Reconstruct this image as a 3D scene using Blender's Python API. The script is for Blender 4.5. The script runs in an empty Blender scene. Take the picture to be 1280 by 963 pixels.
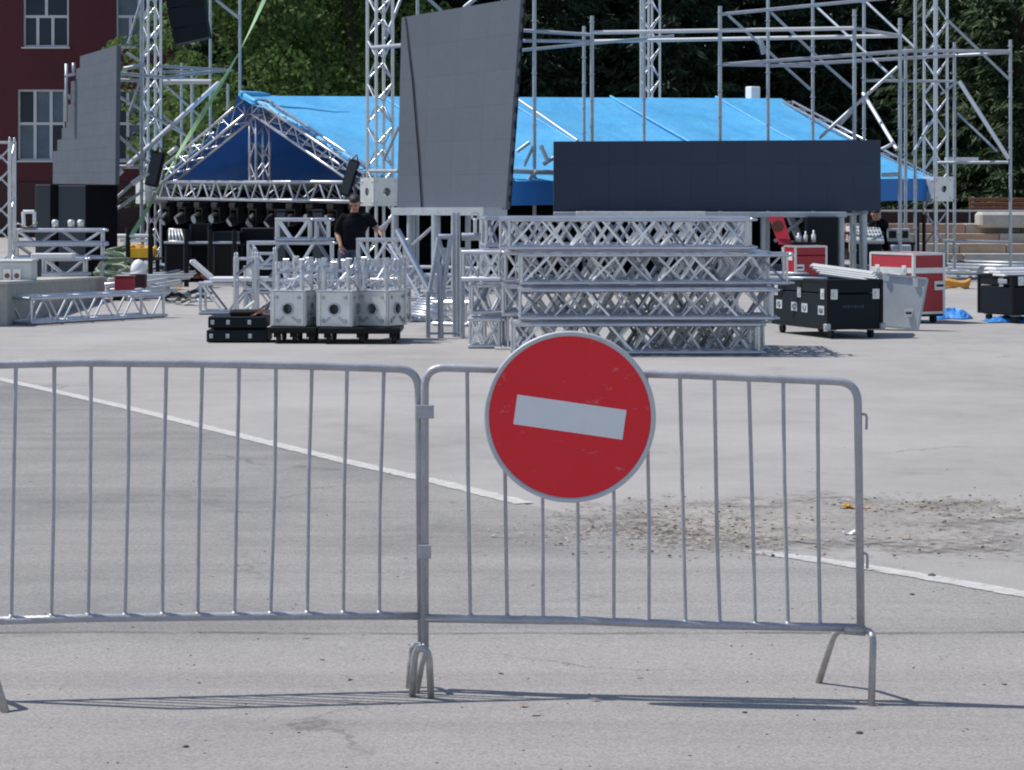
import bpy, bmesh, math, random
import numpy as np
from mathutils import Vector, Matrix, Quaternion

rnd = random.Random(7)
SC = bpy.context.scene
COL = SC.collection
R = math.radians
PI = math.pi

# ------------------------------------------------------------------ camera
F = 3000.0      # focal length in photograph pixels (photograph 1280 wide)
HZ = 240.0      # row of the eye level
CH = 1.7        # eye height in metres
cam_d = bpy.data.cameras.new('camera')
cam = bpy.data.objects.new('camera', cam_d)
COL.objects.link(cam)
cam.location = (0, 0, CH)
cam.rotation_euler = (R(90), 0, 0)
cam_d.sensor_width = 36.0
cam_d.lens = F / 1280 * 36.0
cam_d.shift_y = -(481.5 - HZ) / 1280
cam_d.clip_start = 0.1
cam_d.clip_end = 3000
SC.camera = cam

# ------------------------------------------------------------------ light
SUN_EL, SUN_AZ = R(57), R(-78)      # azimuth measured from +Y (away) towards +X
to_sun = Vector((math.cos(SUN_EL) * math.sin(SUN_AZ), math.cos(SUN_EL) * math.cos(SUN_AZ), math.sin(SUN_EL)))
W = bpy.data.worlds.new('World')
SC.world = W
W.use_nodes = True
wn = W.node_tree
wn.nodes.clear()
sky = wn.nodes.new('ShaderNodeTexSky')
sky.sky_type = 'NISHITA'
sky.sun_disc = False
sky.sun_elevation = SUN_EL
sky.sun_rotation = SUN_AZ
sky.air_density = 1.0
sky.dust_density = 0.6
sky.ozone_density = 1.0
bg = wn.nodes.new('ShaderNodeBackground')
bg.inputs['Strength'].default_value = 0.125
wo = wn.nodes.new('ShaderNodeOutputWorld')
wn.links.new(sky.outputs[0], bg.inputs[0])
wn.links.new(bg.outputs[0], wo.inputs[0])
sl = bpy.data.lights.new('sun', 'SUN')
sl.energy = 4.4
sl.angle = R(0.5)
sl.color = (1.0, 0.955, 0.89)
so = bpy.data.objects.new('sun', sl)
COL.objects.link(so)
so.rotation_euler = to_sun.to_track_quat('Z', 'Y').to_euler()
so.location = (-20, 0, 40)
SC.view_settings.view_transform = 'Standard'
SC.view_settings.look = 'None'
SC.view_settings.gamma = 1
SC.view_settings.exposure = 0.06
SC.view_settings.use_curve_mapping = False
SC.cycles.max_bounces = 8
SC.cycles.transparent_max_bounces = 8
SC.cycles.pixel_filter_type = 'BLACKMAN_HARRIS'
SC.cycles.filter_width = 2.05

# ------------------------------------------------------------------ places
def P(px, py, d):
    """point at depth d that lies on row py / column px of the photograph"""
    return Vector(((px - 640) * d / F, d, CH - (py - HZ) * d / F))
def DG(py):
    return F * CH / (py - HZ)
def G(px, py):
    d = DG(py)
    return Vector(((px - 640) * d / F, d, 0))
def X(px, d):
    return (px - 640) * d / F
def Z(py, d):
    return CH - (py - HZ) * d / F

# ------------------------------------------------------------------ materials
def new_mat(name):
    m = bpy.data.materials.new(name)
    m.use_nodes = True
    nt = m.node_tree
    b = nt.nodes['Principled BSDF']
    return m, nt, b
def N(nt, t, **kw):
    n = nt.nodes.new(t)
    for k, v in kw.items():
        setattr(n, k, v)
    return n
def noise(nt, scale, detail=4, rough=0.6, vec=None, dist=0.0):
    n = N(nt, 'ShaderNodeTexNoise')
    n.inputs['Scale'].default_value = scale
    n.inputs['Detail'].default_value = detail
    n.inputs['Roughness'].default_value = rough
    n.inputs['Distortion'].default_value = dist
    if vec is not None:
        nt.links.new(vec, n.inputs['Vector'])
    return n
def ramp(nt, src, stops):
    r = N(nt, 'ShaderNodeValToRGB')
    e = r.color_ramp.elements
    while len(e) < len(stops):
        e.new(0.5)
    for el, (p, c) in zip(e, stops):
        el.position = p
        el.color = (c, c, c, 1) if isinstance(c, (int, float)) else (*c, 1)
    nt.links.new(src, r.inputs[0])
    return r.outputs[0]
def mixc(nt, fac, a, b, blend='MIX'):
    n = N(nt, 'ShaderNodeMix', data_type='RGBA', blend_type=blend)
    for s, v in ((n.inputs[0], fac), (n.inputs[6], a), (n.inputs[7], b)):
        if hasattr(v, 'links'):
            nt.links.new(v, s)
        elif isinstance(v, (tuple, list)):
            s.default_value = (*v, 1) if len(v) == 3 else v
        else:
            s.default_value = v
    return n.outputs[2]
def mathn(nt, op, a, b=0.0, c=0.0, clamp=False):
    n = N(nt, 'ShaderNodeMath', operation=op, use_clamp=clamp)
    for s, v in zip(n.inputs, (a, b, c)):
        if hasattr(v, 'links'):
            nt.links.new(v, s)
        else:
            s.default_value = v
    return n.outputs[0]
def position(nt):
    return N(nt, 'ShaderNodeNewGeometry').outputs['Position']
def bump(nt, b, h, strength, dist=0.01):
    n = N(nt, 'ShaderNodeBump')
    n.inputs['Strength'].default_value = strength
    n.inputs['Distance'].default_value = dist
    nt.links.new(h, n.inputs['Height'])
    nt.links.new(n.outputs[0], b.inputs['Normal'])

def plain(name, col, rough=0.5, metal=0.0, var=0.15, scale=6.0, bmp=0.0, spec=None):
    m, nt, b = new_mat(name)
    pos = position(nt)
    n1 = noise(nt, scale, 5, 0.65, pos)
    n2 = noise(nt, scale * 9, 3, 0.6, pos)
    f = mathn(nt, 'ADD', mathn(nt, 'MULTIPLY', n1.outputs[0], 0.6), mathn(nt, 'MULTIPLY', n2.outputs[0], 0.4))
    lo = tuple(c * (1 - var) for c in col)
    hi = tuple(min(1, c * (1 + var)) for c in col)
    c = mixc(nt, ramp(nt, f, [(0.3, 0.0), (0.7, 1.0)]), lo, hi)
    nt.links.new(c, b.inputs['Base Color'])
    b.inputs['Metallic'].default_value = metal
    rr = N(nt, 'ShaderNodeMapRange')
    rr.inputs['To Min'].default_value = max(0.03, rough - 0.1)
    rr.inputs['To Max'].default_value = min(1, rough + 0.1)
    nt.links.new(n1.outputs[0], rr.inputs[0])
    nt.links.new(rr.outputs[0], b.inputs['Roughness'])
    if spec is not None:
        b.inputs['Specular IOR Level'].default_value = spec
    if bmp:
        bump(nt, b, n2.outputs[0], bmp)
    return m

M = {}
M['alu'] = plain('aluminium', (0.56, 0.58, 0.63), 0.33, 0.85, 0.18, 5)
M['alu_polished'] = plain('bright_aluminium', (0.95, 0.95, 0.95), 0.36, 0.10, 0.03, 5)
M['alu_dull'] = plain('dull_aluminium', (0.24, 0.26, 0.31), 0.45, 0.85, 0.2, 5)
M['alu_plate'] = plain('aluminium_plate', (0.66, 0.68, 0.69), 0.42, 0.6, 0.18, 8)
M['galv'] = plain('galvanised_pipe', (0.40, 0.44, 0.49), 0.42, 0.45, 0.25, 4)
M['galv_bright'] = plain('sunlit_pale_galvanised_pipe', (0.66, 0.68, 0.70), 0.4, 0.2, 0.12, 4)  # paler copy of galv; on scaffold tubes the sunlight is painted in
M['barrier'] = plain('grey_barrier_paint', (0.40, 0.40, 0.435), 0.40, 0.25, 0.24, 14, 0.15)
M['worn_steel'] = plain('worn_foot_steel', (0.42, 0.41, 0.40), 0.45, 0.4, 0.35, 26, 0.15)
M['black_case'] = plain('black_case_laminate', (0.008, 0.012, 0.018), 0.55, 0, 0.2, 6, spec=0.18)
M['black'] = plain('black_plastic', (0.008, 0.008, 0.010), 0.5, 0, 0.2, 9, spec=0.2)
M['black_cloth'] = plain('black_cloth', (0.007, 0.007, 0.010), 0.95, 0, 0.3, 3, spec=0.1)
M['rubber'] = plain('black_rubber', (0.02, 0.02, 0.02), 0.8)
M['led_face'] = plain('led_panel_face', (0.108, 0.124, 0.156), 0.75, 0, 0.09, 0.8, spec=0.25)
M['led_face_shaded'] = plain('shaded_led_panel_face', (0.052, 0.068, 0.100), 0.75, 0, 0.05, 2.0, spec=0.2)  # darker copy of led_face, shade on the wide screen put into the colour
for nm_ in ('led_face', 'led_face_shaded'):
    # every cabinet of a hired wall has aged a little differently
    nt_ = M[nm_].node_tree; bs_ = nt_.nodes['Principled BSDF']
    src_ = bs_.inputs['Base Color'].links[0].from_socket
    rn_ = N(nt_, 'ShaderNodeObjectInfo').outputs['Random']
    nt_.links.new(mixc(nt_, 1.0, src_, ramp(nt_, rn_, [(0.0, 0.97), (1.0, 1.03)]), 'MULTIPLY'), bs_.inputs['Base Color'])
M['skirt_panel'] = plain('grey_screen_panel', (0.05, 0.058, 0.07), 0.7, 0, 0.1, 2)
M['red_case'] = plain('red_case_laminate', (0.36, 0.018, 0.034), 0.42, 0, 0.12, 5)
M['white_case'] = plain('white_case_laminate', (0.62, 0.62, 0.60), 0.5, 0, 0.1, 6)
M['grey_lid'] = plain('grey_lid_laminate', (0.42, 0.46, 0.50), 0.55, 0, 0.1, 6)
M['white_plastic'] = plain('white_plastic', (0.78, 0.78, 0.80), 0.4, 0, 0.05)
M['yellow'] = plain('yellow_plastic', (0.78, 0.45, 0.02), 0.45, 0, 0.15)
M['orange'] = plain('orange_webbing', (0.60, 0.28, 0.05), 0.8, 0, 0.25, 20)
M['green_strap'] = plain('green_webbing', (0.30, 0.50, 0.26), 0.75, 0, 0.2, 14)
M['hose'] = plain('green_hose_rubber', (0.13, 0.18, 0.11), 0.5, 0, 0.5, 8)
M['blue_tarp'] = plain('blue_tarp', (0.03, 0.22, 0.62), 0.45, 0, 0.15, 9, 0.3)
M['concrete'] = plain('concrete', (0.34, 0.34, 0.31), 0.9, 0, 0.25, 5, 0.5)
M['sandstone'] = plain('sandstone', (0.40, 0.29, 0.22), 0.92, 0, 0.25, 3, 0.4)
M['pale_stone'] = plain('pale_stone', (0.42, 0.41, 0.38), 0.92, 0, 0.25, 4, 0.5)
M['wood'] = plain('brown_wood', (0.20, 0.085, 0.04), 0.65, 0, 0.3, 8, 0.2)
M['wood_board'] = plain('grey_brown_board', (0.24, 0.17, 0.13), 0.75, 0, 0.3, 8, 0.2)
M['rust'] = plain('rust_brown_paint', (0.15, 0.05, 0.035), 0.7, 0, 0.3, 12)
M['wall_red'] = plain('dark_red_plaster', (0.100, 0.023, 0.032), 0.9, 0, 0.22, 0.9, 0.3)
M['plinth'] = plain('brown_plinth', (0.06, 0.03, 0.03), 0.9)
M['win_frame'] = plain('white_window_frame', (0.62, 0.64, 0.66), 0.5, 0, 0.06)
M['lens'] = plain('grey_glass_lens', (0.25, 0.29, 0.35), 0.15, 0.3, 0.2, 6)
M['skin'] = plain('skin', (0.42, 0.23, 0.16), 0.55, 0, 0.08, 12)
M['hair'] = plain('dark_hair', (0.02, 0.016, 0.014), 0.7, 0, 0.3, 30)
M['shirt'] = plain('black_shirt_cotton', (0.006, 0.007, 0.011), 0.9, 0, 0.3, 2.2, 1.0, spec=0.12)
M['jeans'] = plain('blue_jeans', (0.045, 0.068, 0.11), 0.9, 0, 0.35, 2.6, 1.0)
M['shoe'] = plain('dark_shoe', (0.02, 0.02, 0.02), 0.6)
M['stone'] = plain('dark_pebble', (0.085, 0.08, 0.078), 0.9, 0, 0.5, 40)
M['bark'] = plain('bark', (0.07, 0.05, 0.035), 0.95, 0, 0.4, 5, 0.6)
M['paint'] = None

def glass_mat():
    m, nt, b = new_mat('window_glass')
    pos = position(nt)
    n1 = noise(nt, 0.6, 3, 0.5, pos)
    c = mixc(nt, n1.outputs[0], (0.008, 0.014, 0.028), (0.03, 0.05, 0.085))
    nt.links.new(c, b.inputs['Base Color'])
    b.inputs['Roughness'].default_value = 0.12
    b.inputs['Specular IOR Level'].default_value = 0.22
    bump(nt, b, n1.outputs[0], 0.15, 0.05)
    return m
M['glass'] = glass_mat()
M['curtained_glass'] = plain('glass_with_curtain', (0.10, 0.14, 0.19), 0.2, 0, 0.35, 1.6, spec=0.3)

def canopy_mat():
    m, nt, b = new_mat('blue_canopy_pvc')
    pos = position(nt)
    n1 = noise(nt, 0.9, 5, 0.65, pos)
    n2 = noise(nt, 5.0, 4, 0.6, pos, 0.4)
    f = mathn(nt, 'ADD', mathn(nt, 'MULTIPLY', n1.outputs[0], 0.65), mathn(nt, 'MULTIPLY', n2.outputs[0], 0.35))
    c = mixc(nt, ramp(nt, f, [(0.35, 0.0), (0.65, 1.0)]), (0.07, 0.37, 0.71), (0.125, 0.47, 0.78))
    n3 = noise(nt, 0.45, 5, 0.7, pos, 1.2)
    c = mixc(nt, 1.0, c, ramp(nt, n3.outputs[0], [(0.30, 0.84), (0.5, 1.0), (0.7, 1.08)]), 'MULTIPLY')
    # shade under the roof is put into the colour: backfaces a deeper blue
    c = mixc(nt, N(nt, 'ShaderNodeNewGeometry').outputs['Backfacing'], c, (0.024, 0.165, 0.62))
    nt.links.new(c, b.inputs['Base Color'])
    b.inputs['Roughness'].default_value = 0.5
    bump(nt, b, mathn(nt, 'ADD', n2.outputs[0], mathn(nt, 'MULTIPLY', n3.outputs[0], 2.0)), 0.4, 0.05)
    tr = N(nt, 'ShaderNodeBsdfTranslucent')
    tr.inputs['Color'].default_value = (0.01, 0.10, 0.40, 1)
    mx = N(nt, 'ShaderNodeMixShader')
    mx.inputs[0].default_value = 0.035
    out = nt.nodes['Material Output']
    nt.links.new(b.outputs[0], mx.inputs[1])
    nt.links.new(tr.outputs[0], mx.inputs[2])
    nt.links.new(mx.outputs[0], out.inputs[0])
    return m
M['canopy'] = canopy_mat()
M['valance'] = plain('shaded_blue_valance', (0.02, 0.19, 0.56), 0.5, 0, 0.12, 2, 0.2)  # canopy blue deepened, the shade below the eave is in the colour

def leaf_mat(name, dark, light, trans):
    m, nt, b = new_mat(name)
    g = N(nt, 'ShaderNodeNewGeometry')
    n1 = noise(nt, 0.9, 3, 0.6, g.outputs['Position'])
    f = mathn(nt, 'ADD', mathn(nt, 'MULTIPLY', g.outputs['Random Per Island'], 0.5), mathn(nt, 'MULTIPLY', n1.outputs[0], 0.5))
    c = mixc(nt, f, dark, light)
    nt.links.new(c, b.inputs['Base Color'])
    b.inputs['Roughness'].default_value = 0.6
    b.inputs['Specular IOR Level'].default_value = 0.25
    tr = N(nt, 'ShaderNodeBsdfTranslucent')
    nt.links.new(mixc(nt, 0.5, c, light), tr.inputs['Color'])
    mx = N(nt, 'ShaderNodeMixShader')
    mx.inputs[0].default_value = trans
    nt.links.new(b.outputs[0], mx.inputs[1])
    nt.links.new(tr.outputs[0], mx.inputs[2])
    nt.links.new(mx.outputs[0], nt.nodes['Material Output'].inputs[0])
    return m
M['leaf'] = leaf_mat('broad_leaf', (0.048, 0.094, 0.024), (0.140, 0.220, 0.062), 0.42)
M['needle'] = leaf_mat('conifer_needle', (0.018, 0.036, 0.024), (0.044, 0.070, 0.038), 0.15)
M['needle_pale'] = leaf_mat('pale_conifer_needle', (0.026, 0.050, 0.026), (0.075, 0.110, 0.048), 0.2)
M['litter'] = leaf_mat('dry_leaf', (0.24, 0.18, 0.14), (0.50, 0.42, 0.34), 0.15)
M['yellow_leaf'] = leaf_mat('yellow_wrapper', (0.55, 0.28, 0.03), (0.75, 0.45, 0.06), 0.15)

def asphalt_mat(name, lo, hi, warm, crack=True, strips=True, speck=0.5):
    m, nt, b = new_mat(name)
    pos = position(nt)
    big = noise(nt, 0.35, 4, 0.6, pos, 0.3)
    mid = noise(nt, 2.2, 6, 0.7, pos, 0.3)
    fine = noise(nt, 90, 3, 0.75, pos)
    grit = noise(nt, 34, 5, 0.85, pos)
    c = mixc(nt, ramp(nt, big.outputs[0], [(0.35, 0.0), (0.65, 1.0)]), lo, hi)
    c = mixc(nt, mathn(nt, 'MULTIPLY', ramp(nt, mid.outputs[0], [(0.4, 0.0), (0.72, 1.0)]), 0.55), c, warm)
    if strips:
        # the carriageway was resurfaced on the left; the older course on the right has bleached
        sx_n = N(nt, 'ShaderNodeSeparateXYZ')
        nt.links.new(pos, sx_n.inputs[0])
        xx = mathn(nt, 'ADD', sx_n.outputs[0], mathn(nt, 'MULTIPLY', mathn(nt, 'SUBTRACT', mid.outputs[0], 0.5), 2.2))
        xx = mathn(nt, 'ADD', xx, mathn(nt, 'MULTIPLY', mathn(nt, 'SUBTRACT', big.outputs[0], 0.5), 3.0))
        old = ramp(nt, mathn(nt, 'MULTIPLY_ADD', xx, 0.1, 0.5), [(0.36, 0.0), (0.58, 1.0)])
        c = mixc(nt, mathn(nt, 'MULTIPLY', old, 0.75), c, (0.308, 0.294, 0.284))
    spots = ramp(nt, grit.outputs[0], [(0.28, 0.30), (0.42, 0.95), (0.58, 1.0), (0.72, 1.45)])
    c = mixc(nt, speck, c, spots, 'MULTIPLY')
    gr = ramp(nt, fine.outputs[0], [(0.25, 0.45), (0.5, 1.0), (0.75, 1.5)])
    c = mixc(nt, speck, c, gr, 'MULTIPLY')
    sep = N(nt, 'ShaderNodeSeparateXYZ')
    nt.links.new(pos, sep.inputs[0])
    wob = noise(nt, 0.8, 6, 0.7, pos)
    w = mathn(nt, 'MULTIPLY', mathn(nt, 'SUBTRACT', wob.outputs[0], 0.5), 0.6)
    if strips:
        # the nearest strip of carriageway is an older, browner course
        yy = mathn(nt, 'ADD', sep.outputs[1], mathn(nt, 'MULTIPLY', w, 0.35))
        near = ramp(nt, mathn(nt, 'DIVIDE', yy, 20.0), [(0.440, 1.0), (0.462, 0.0)])
        c = mixc(nt, mathn(nt, 'MULTIPLY', near, 0.75), c, mixc(nt, speck, (hi[0] * 1.12, hi[1] * 1.09, hi[2] * 1.07), gr, 'MULTIPLY'))
        jn = mathn(nt, 'ABSOLUTE', mathn(nt, 'SUBTRACT', yy, 9.22))
        cr = ramp(nt, jn, [(0.0, 0.42), (0.016, 0.6), (0.035, 1.0)])
        brk = ramp(nt, noise(nt, 3.0, 4, 0.7, pos).outputs[0], [(0.35, 0.25), (0.6, 1.0)])
        c = mixc(nt, brk, c, mixc(nt, 1.0, c, cr, 'MULTIPLY'))
    if crack:
        wv = N(nt, 'ShaderNodeVectorMath', operation='MULTIPLY_ADD')
        cn = noise(nt, 1.6, 5, 0.7, pos)
        nt.links.new(cn.outputs[1], wv.inputs[0])
        wv.inputs[1].default_value = (0.8, 0.8, 0)
        nt.links.new(pos, wv.inputs[2])
        v = N(nt, 'ShaderNodeTexVoronoi', feature='DISTANCE_TO_EDGE')
        v.inputs['Scale'].default_value = 0.32
        nt.links.new(wv.outputs[0], v.inputs['Vector'])
        cr = ramp(nt, v.outputs['Distance'], [(0.0, 0.55), (0.003, 0.75), (0.008, 1.0)])
        brk = ramp(nt, noise(nt, 0.9, 3, 0.6, pos).outputs[0], [(0.50, 0.0), (0.66, 0.8)])
        c = mixc(nt, brk, c, mixc(nt, 1.0, c, cr, 'MULTIPLY'))
    if strips:
        # faint tyre tracks along the carriageway
        mp = N(nt, 'ShaderNodeMapping')
        mp.inputs['Rotation'].default_value = (0, 0, R(-62))
        mp.inputs['Scale'].default_value = (0.10, 2.6, 1)
        nt.links.new(pos, mp.inputs[0])
        tk = noise(nt, 1.0, 5, 0.65, mp.outputs[0], 0.2)
        c = mixc(nt, 1.0, c, ramp(nt, tk.outputs[0], [(0.34, 0.86), (0.5, 1.0), (0.68, 1.07)]), 'MULTIPLY')
        dk = noise(nt, 5.0, 7, 0.85, pos, 0.5)
        c = mixc(nt, 1.0, c, ramp(nt, dk.outputs[0], [(0.27, 0.66), (0.37, 1.0), (0.7, 1.0)]), 'MULTIPLY')
    st = noise(nt, 0.5, 6, 0.72, pos, 1.0)
    c = mixc(nt, 1.0, c, ramp(nt, st.outputs[0], [(0.30, 0.88), (0.46, 1.0), (0.7, 1.05)]), 'MULTIPLY')
    nt.links.new(c, b.inputs['Base Color'])
    b.inputs['Roughness'].default_value = 0.92
    b.inputs['Specular IOR Level'].default_value = 0.25
    hgt = mathn(nt, 'ADD', fine.outputs[0], grit.outputs[0])
    bump(nt, b, hgt, 0.55, 0.006)
    return m
M['plaza'] = asphalt_mat('plaza_concrete', (0.295, 0.283, 0.276), (0.365, 0.350, 0.342), (0.395, 0.376, 0.362), True, False, 0.42)
M['asphalt'] = asphalt_mat('road_asphalt', (0.196, 0.193, 0.195), (0.272, 0.264, 0.260), (0.300, 0.288, 0.276), True, True, 0.7)

def paint_mat():
    m, nt, b = new_mat('worn_white_road_paint')
    pos = position(nt)
    n1 = noise(nt, 9, 6, 0.75, pos)
    n2 = noise(nt, 70, 3, 0.7, pos)
    c = mixc(nt, ramp(nt, mathn(nt, 'ADD', mathn(nt, 'MULTIPLY', n1.outputs[0], 0.6), mathn(nt, 'MULTIPLY', n2.outputs[0], 0.4)), [(0.38, 0.0), (0.60, 1.0)]),
             (0.40, 0.39, 0.38), (0.58, 0.575, 0.56))
    nt.links.new(c, b.inputs['Base Color'])
    b.inputs['Roughness'].default_value = 0.8
    bump(nt, b, n2.outputs[0], 0.3, 0.004)
    at = N(nt, 'ShaderNodeAttribute', attribute_name='edge')
    wear = mathn(nt, 'ADD', mathn(nt, 'MULTIPLY', n1.outputs[0], 0.7), mathn(nt, 'MULTIPLY', noise(nt, 30, 4, 0.8, pos).outputs[0], 0.3))
    a = mathn(nt, 'ADD', at.outputs['Fac'], mathn(nt, 'MULTIPLY', mathn(nt, 'SUBTRACT', wear, 0.5), 3.2))
    a = ramp(nt, a, [(0.25, 0.0), (0.6, 0.92)])
    tp = N(nt, 'ShaderNodeBsdfTransparent')
    mx = N(nt, 'ShaderNodeMixShader')
    nt.links.new(a, mx.inputs[0])
    nt.links.new(tp.outputs[0], mx.inputs[1])
    nt.links.new(b.outputs[0], mx.inputs[2])
    nt.links.new(mx.outputs[0], nt.nodes['Material Output'].inputs[0])
    return m
M['paint'] = paint_mat()

def dirt_mat():
    m, nt, b = new_mat('sandy_dirt')
    pos = position(nt)
    n1 = noise(nt, 2.5, 6, 0.75, pos)
    n2 = noise(nt, 22, 5, 0.8, pos)
    n3 = noise(nt, 90, 3, 0.7, pos)
    c = mixc(nt, ramp(nt, n1.outputs[0], [(0.35, 0.0), (0.65, 1.0)]), (0.265, 0.245, 0.225), (0.385, 0.358, 0.332))
    c = mixc(nt, 0.8, c, ramp(nt, n2.outputs[0], [(0.3, 0.62), (0.5, 1.0), (0.7, 1.25)]), 'MULTIPLY')
    nb = noise(nt, 1.1, 5, 0.7, pos, 0.6)
    c = mixc(nt, ramp(nt, nb.outputs[0], [(0.48, 0.0), (0.66, 0.55)]), c, (0.225, 0.215, 0.21))
    c = mixc(nt, 0.5, c, ramp(nt, n3.outputs[0], [(0.3, 0.6), (0.7, 1.4)]), 'MULTIPLY')
    nt.links.new(c, b.inputs['Base Color'])
    b.inputs['Roughness'].default_value = 0.95
    bump(nt, b, n2.outputs[0], 0.9, 0.02)
    at = N(nt, 'ShaderNodeAttribute', attribute_name='edge')
    a = mathn(nt, 'ADD', at.outputs['Fac'], mathn(nt, 'MULTIPLY', mathn(nt, 'SUBTRACT', mathn(nt, 'ADD', mathn(nt, 'MULTIPLY', n1.outputs[0], 0.6), mathn(nt, 'MULTIPLY', n2.outputs[0], 0.4)), 0.5), 2.6))
    a = ramp(nt, a, [(0.30, 0.0), (0.75, 1.0)])
    tp = N(nt, 'ShaderNodeBsdfTransparent')
    mx = N(nt, 'ShaderNodeMixShader')
    nt.links.new(a, mx.inputs[0])
    nt.links.new(tp.outputs[0], mx.inputs[1])
    nt.links.new(b.outputs[0], mx.inputs[2])
    nt.links.new(mx.outputs[0], nt.nodes['Material Output'].inputs[0])
    return m
M['dirt'] = dirt_mat()

def sign_red_mat():
    m, nt, b = new_mat('scratched_red_sheeting')
    tc = N(nt, 'ShaderNodeTexCoord')
    mp = N(nt, 'ShaderNodeMapping')
    mp.inputs['Scale'].default_value = (14, 14, 30)
    mp.inputs['Rotation'].default_value = (0.2, 0.7, 0.3)
    nt.links.new(tc.outputs['Object'], mp.inputs[0])
    n1 = noise(nt, 1.0, 6, 0.72, mp.outputs[0], 0.6)
    sc = ramp(nt, n1.outputs[0], [(0.622, 0.0), (0.69, 1.0)])
    n2 = noise(nt, 5, 4, 0.6, tc.outputs['Object'])
    c = mixc(nt, n2.outputs[0], (0.76, 0.020, 0.032), (0.82, 0.028, 0.042))
    c = mixc(nt, mathn(nt, 'MULTIPLY', sc, 0.45), c, (0.62, 0.36, 0.38))
    nt.links.new(c, b.inputs['Base Color'])
    b.inputs['Roughness'].default_value = 0.42
    b.inputs['Specular IOR Level'].default_value = 0.3
    return m
M['sign_red'] = sign_red_mat()
M['sign_white'] = plain('white_sheeting', (0.74, 0.76, 0.79), 0.5, 0, 0.05, 20)
M['sign_rim'] = plain('grey_sign_rim', (0.50, 0.52, 0.56), 0.45, 0.2, 0.12, 14)

# ------------------------------------------------------------------ mesh helpers
def link(o, root=None):
    COL.objects.link(o)
    if root is not None:
        o.parent = root
    return o
def wloc(root):
    v = Vector((0, 0, 0))
    while root is not None:
        v += root.location
        root = root.parent
    return v
def tag(o, label=None, cat=None, group=None, kind=None):
    if label: o['label'] = label
    if cat: o['category'] = cat
    if group: o['group'] = group
    if kind: o['kind'] = kind
    return o
def thing(name, label, cat, loc, group=None):
    o = bpy.data.objects.new(name, None)
    o.empty_display_size = 0.2
    o.location = loc
    link(o)
    return tag(o, label, cat, group)

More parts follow.
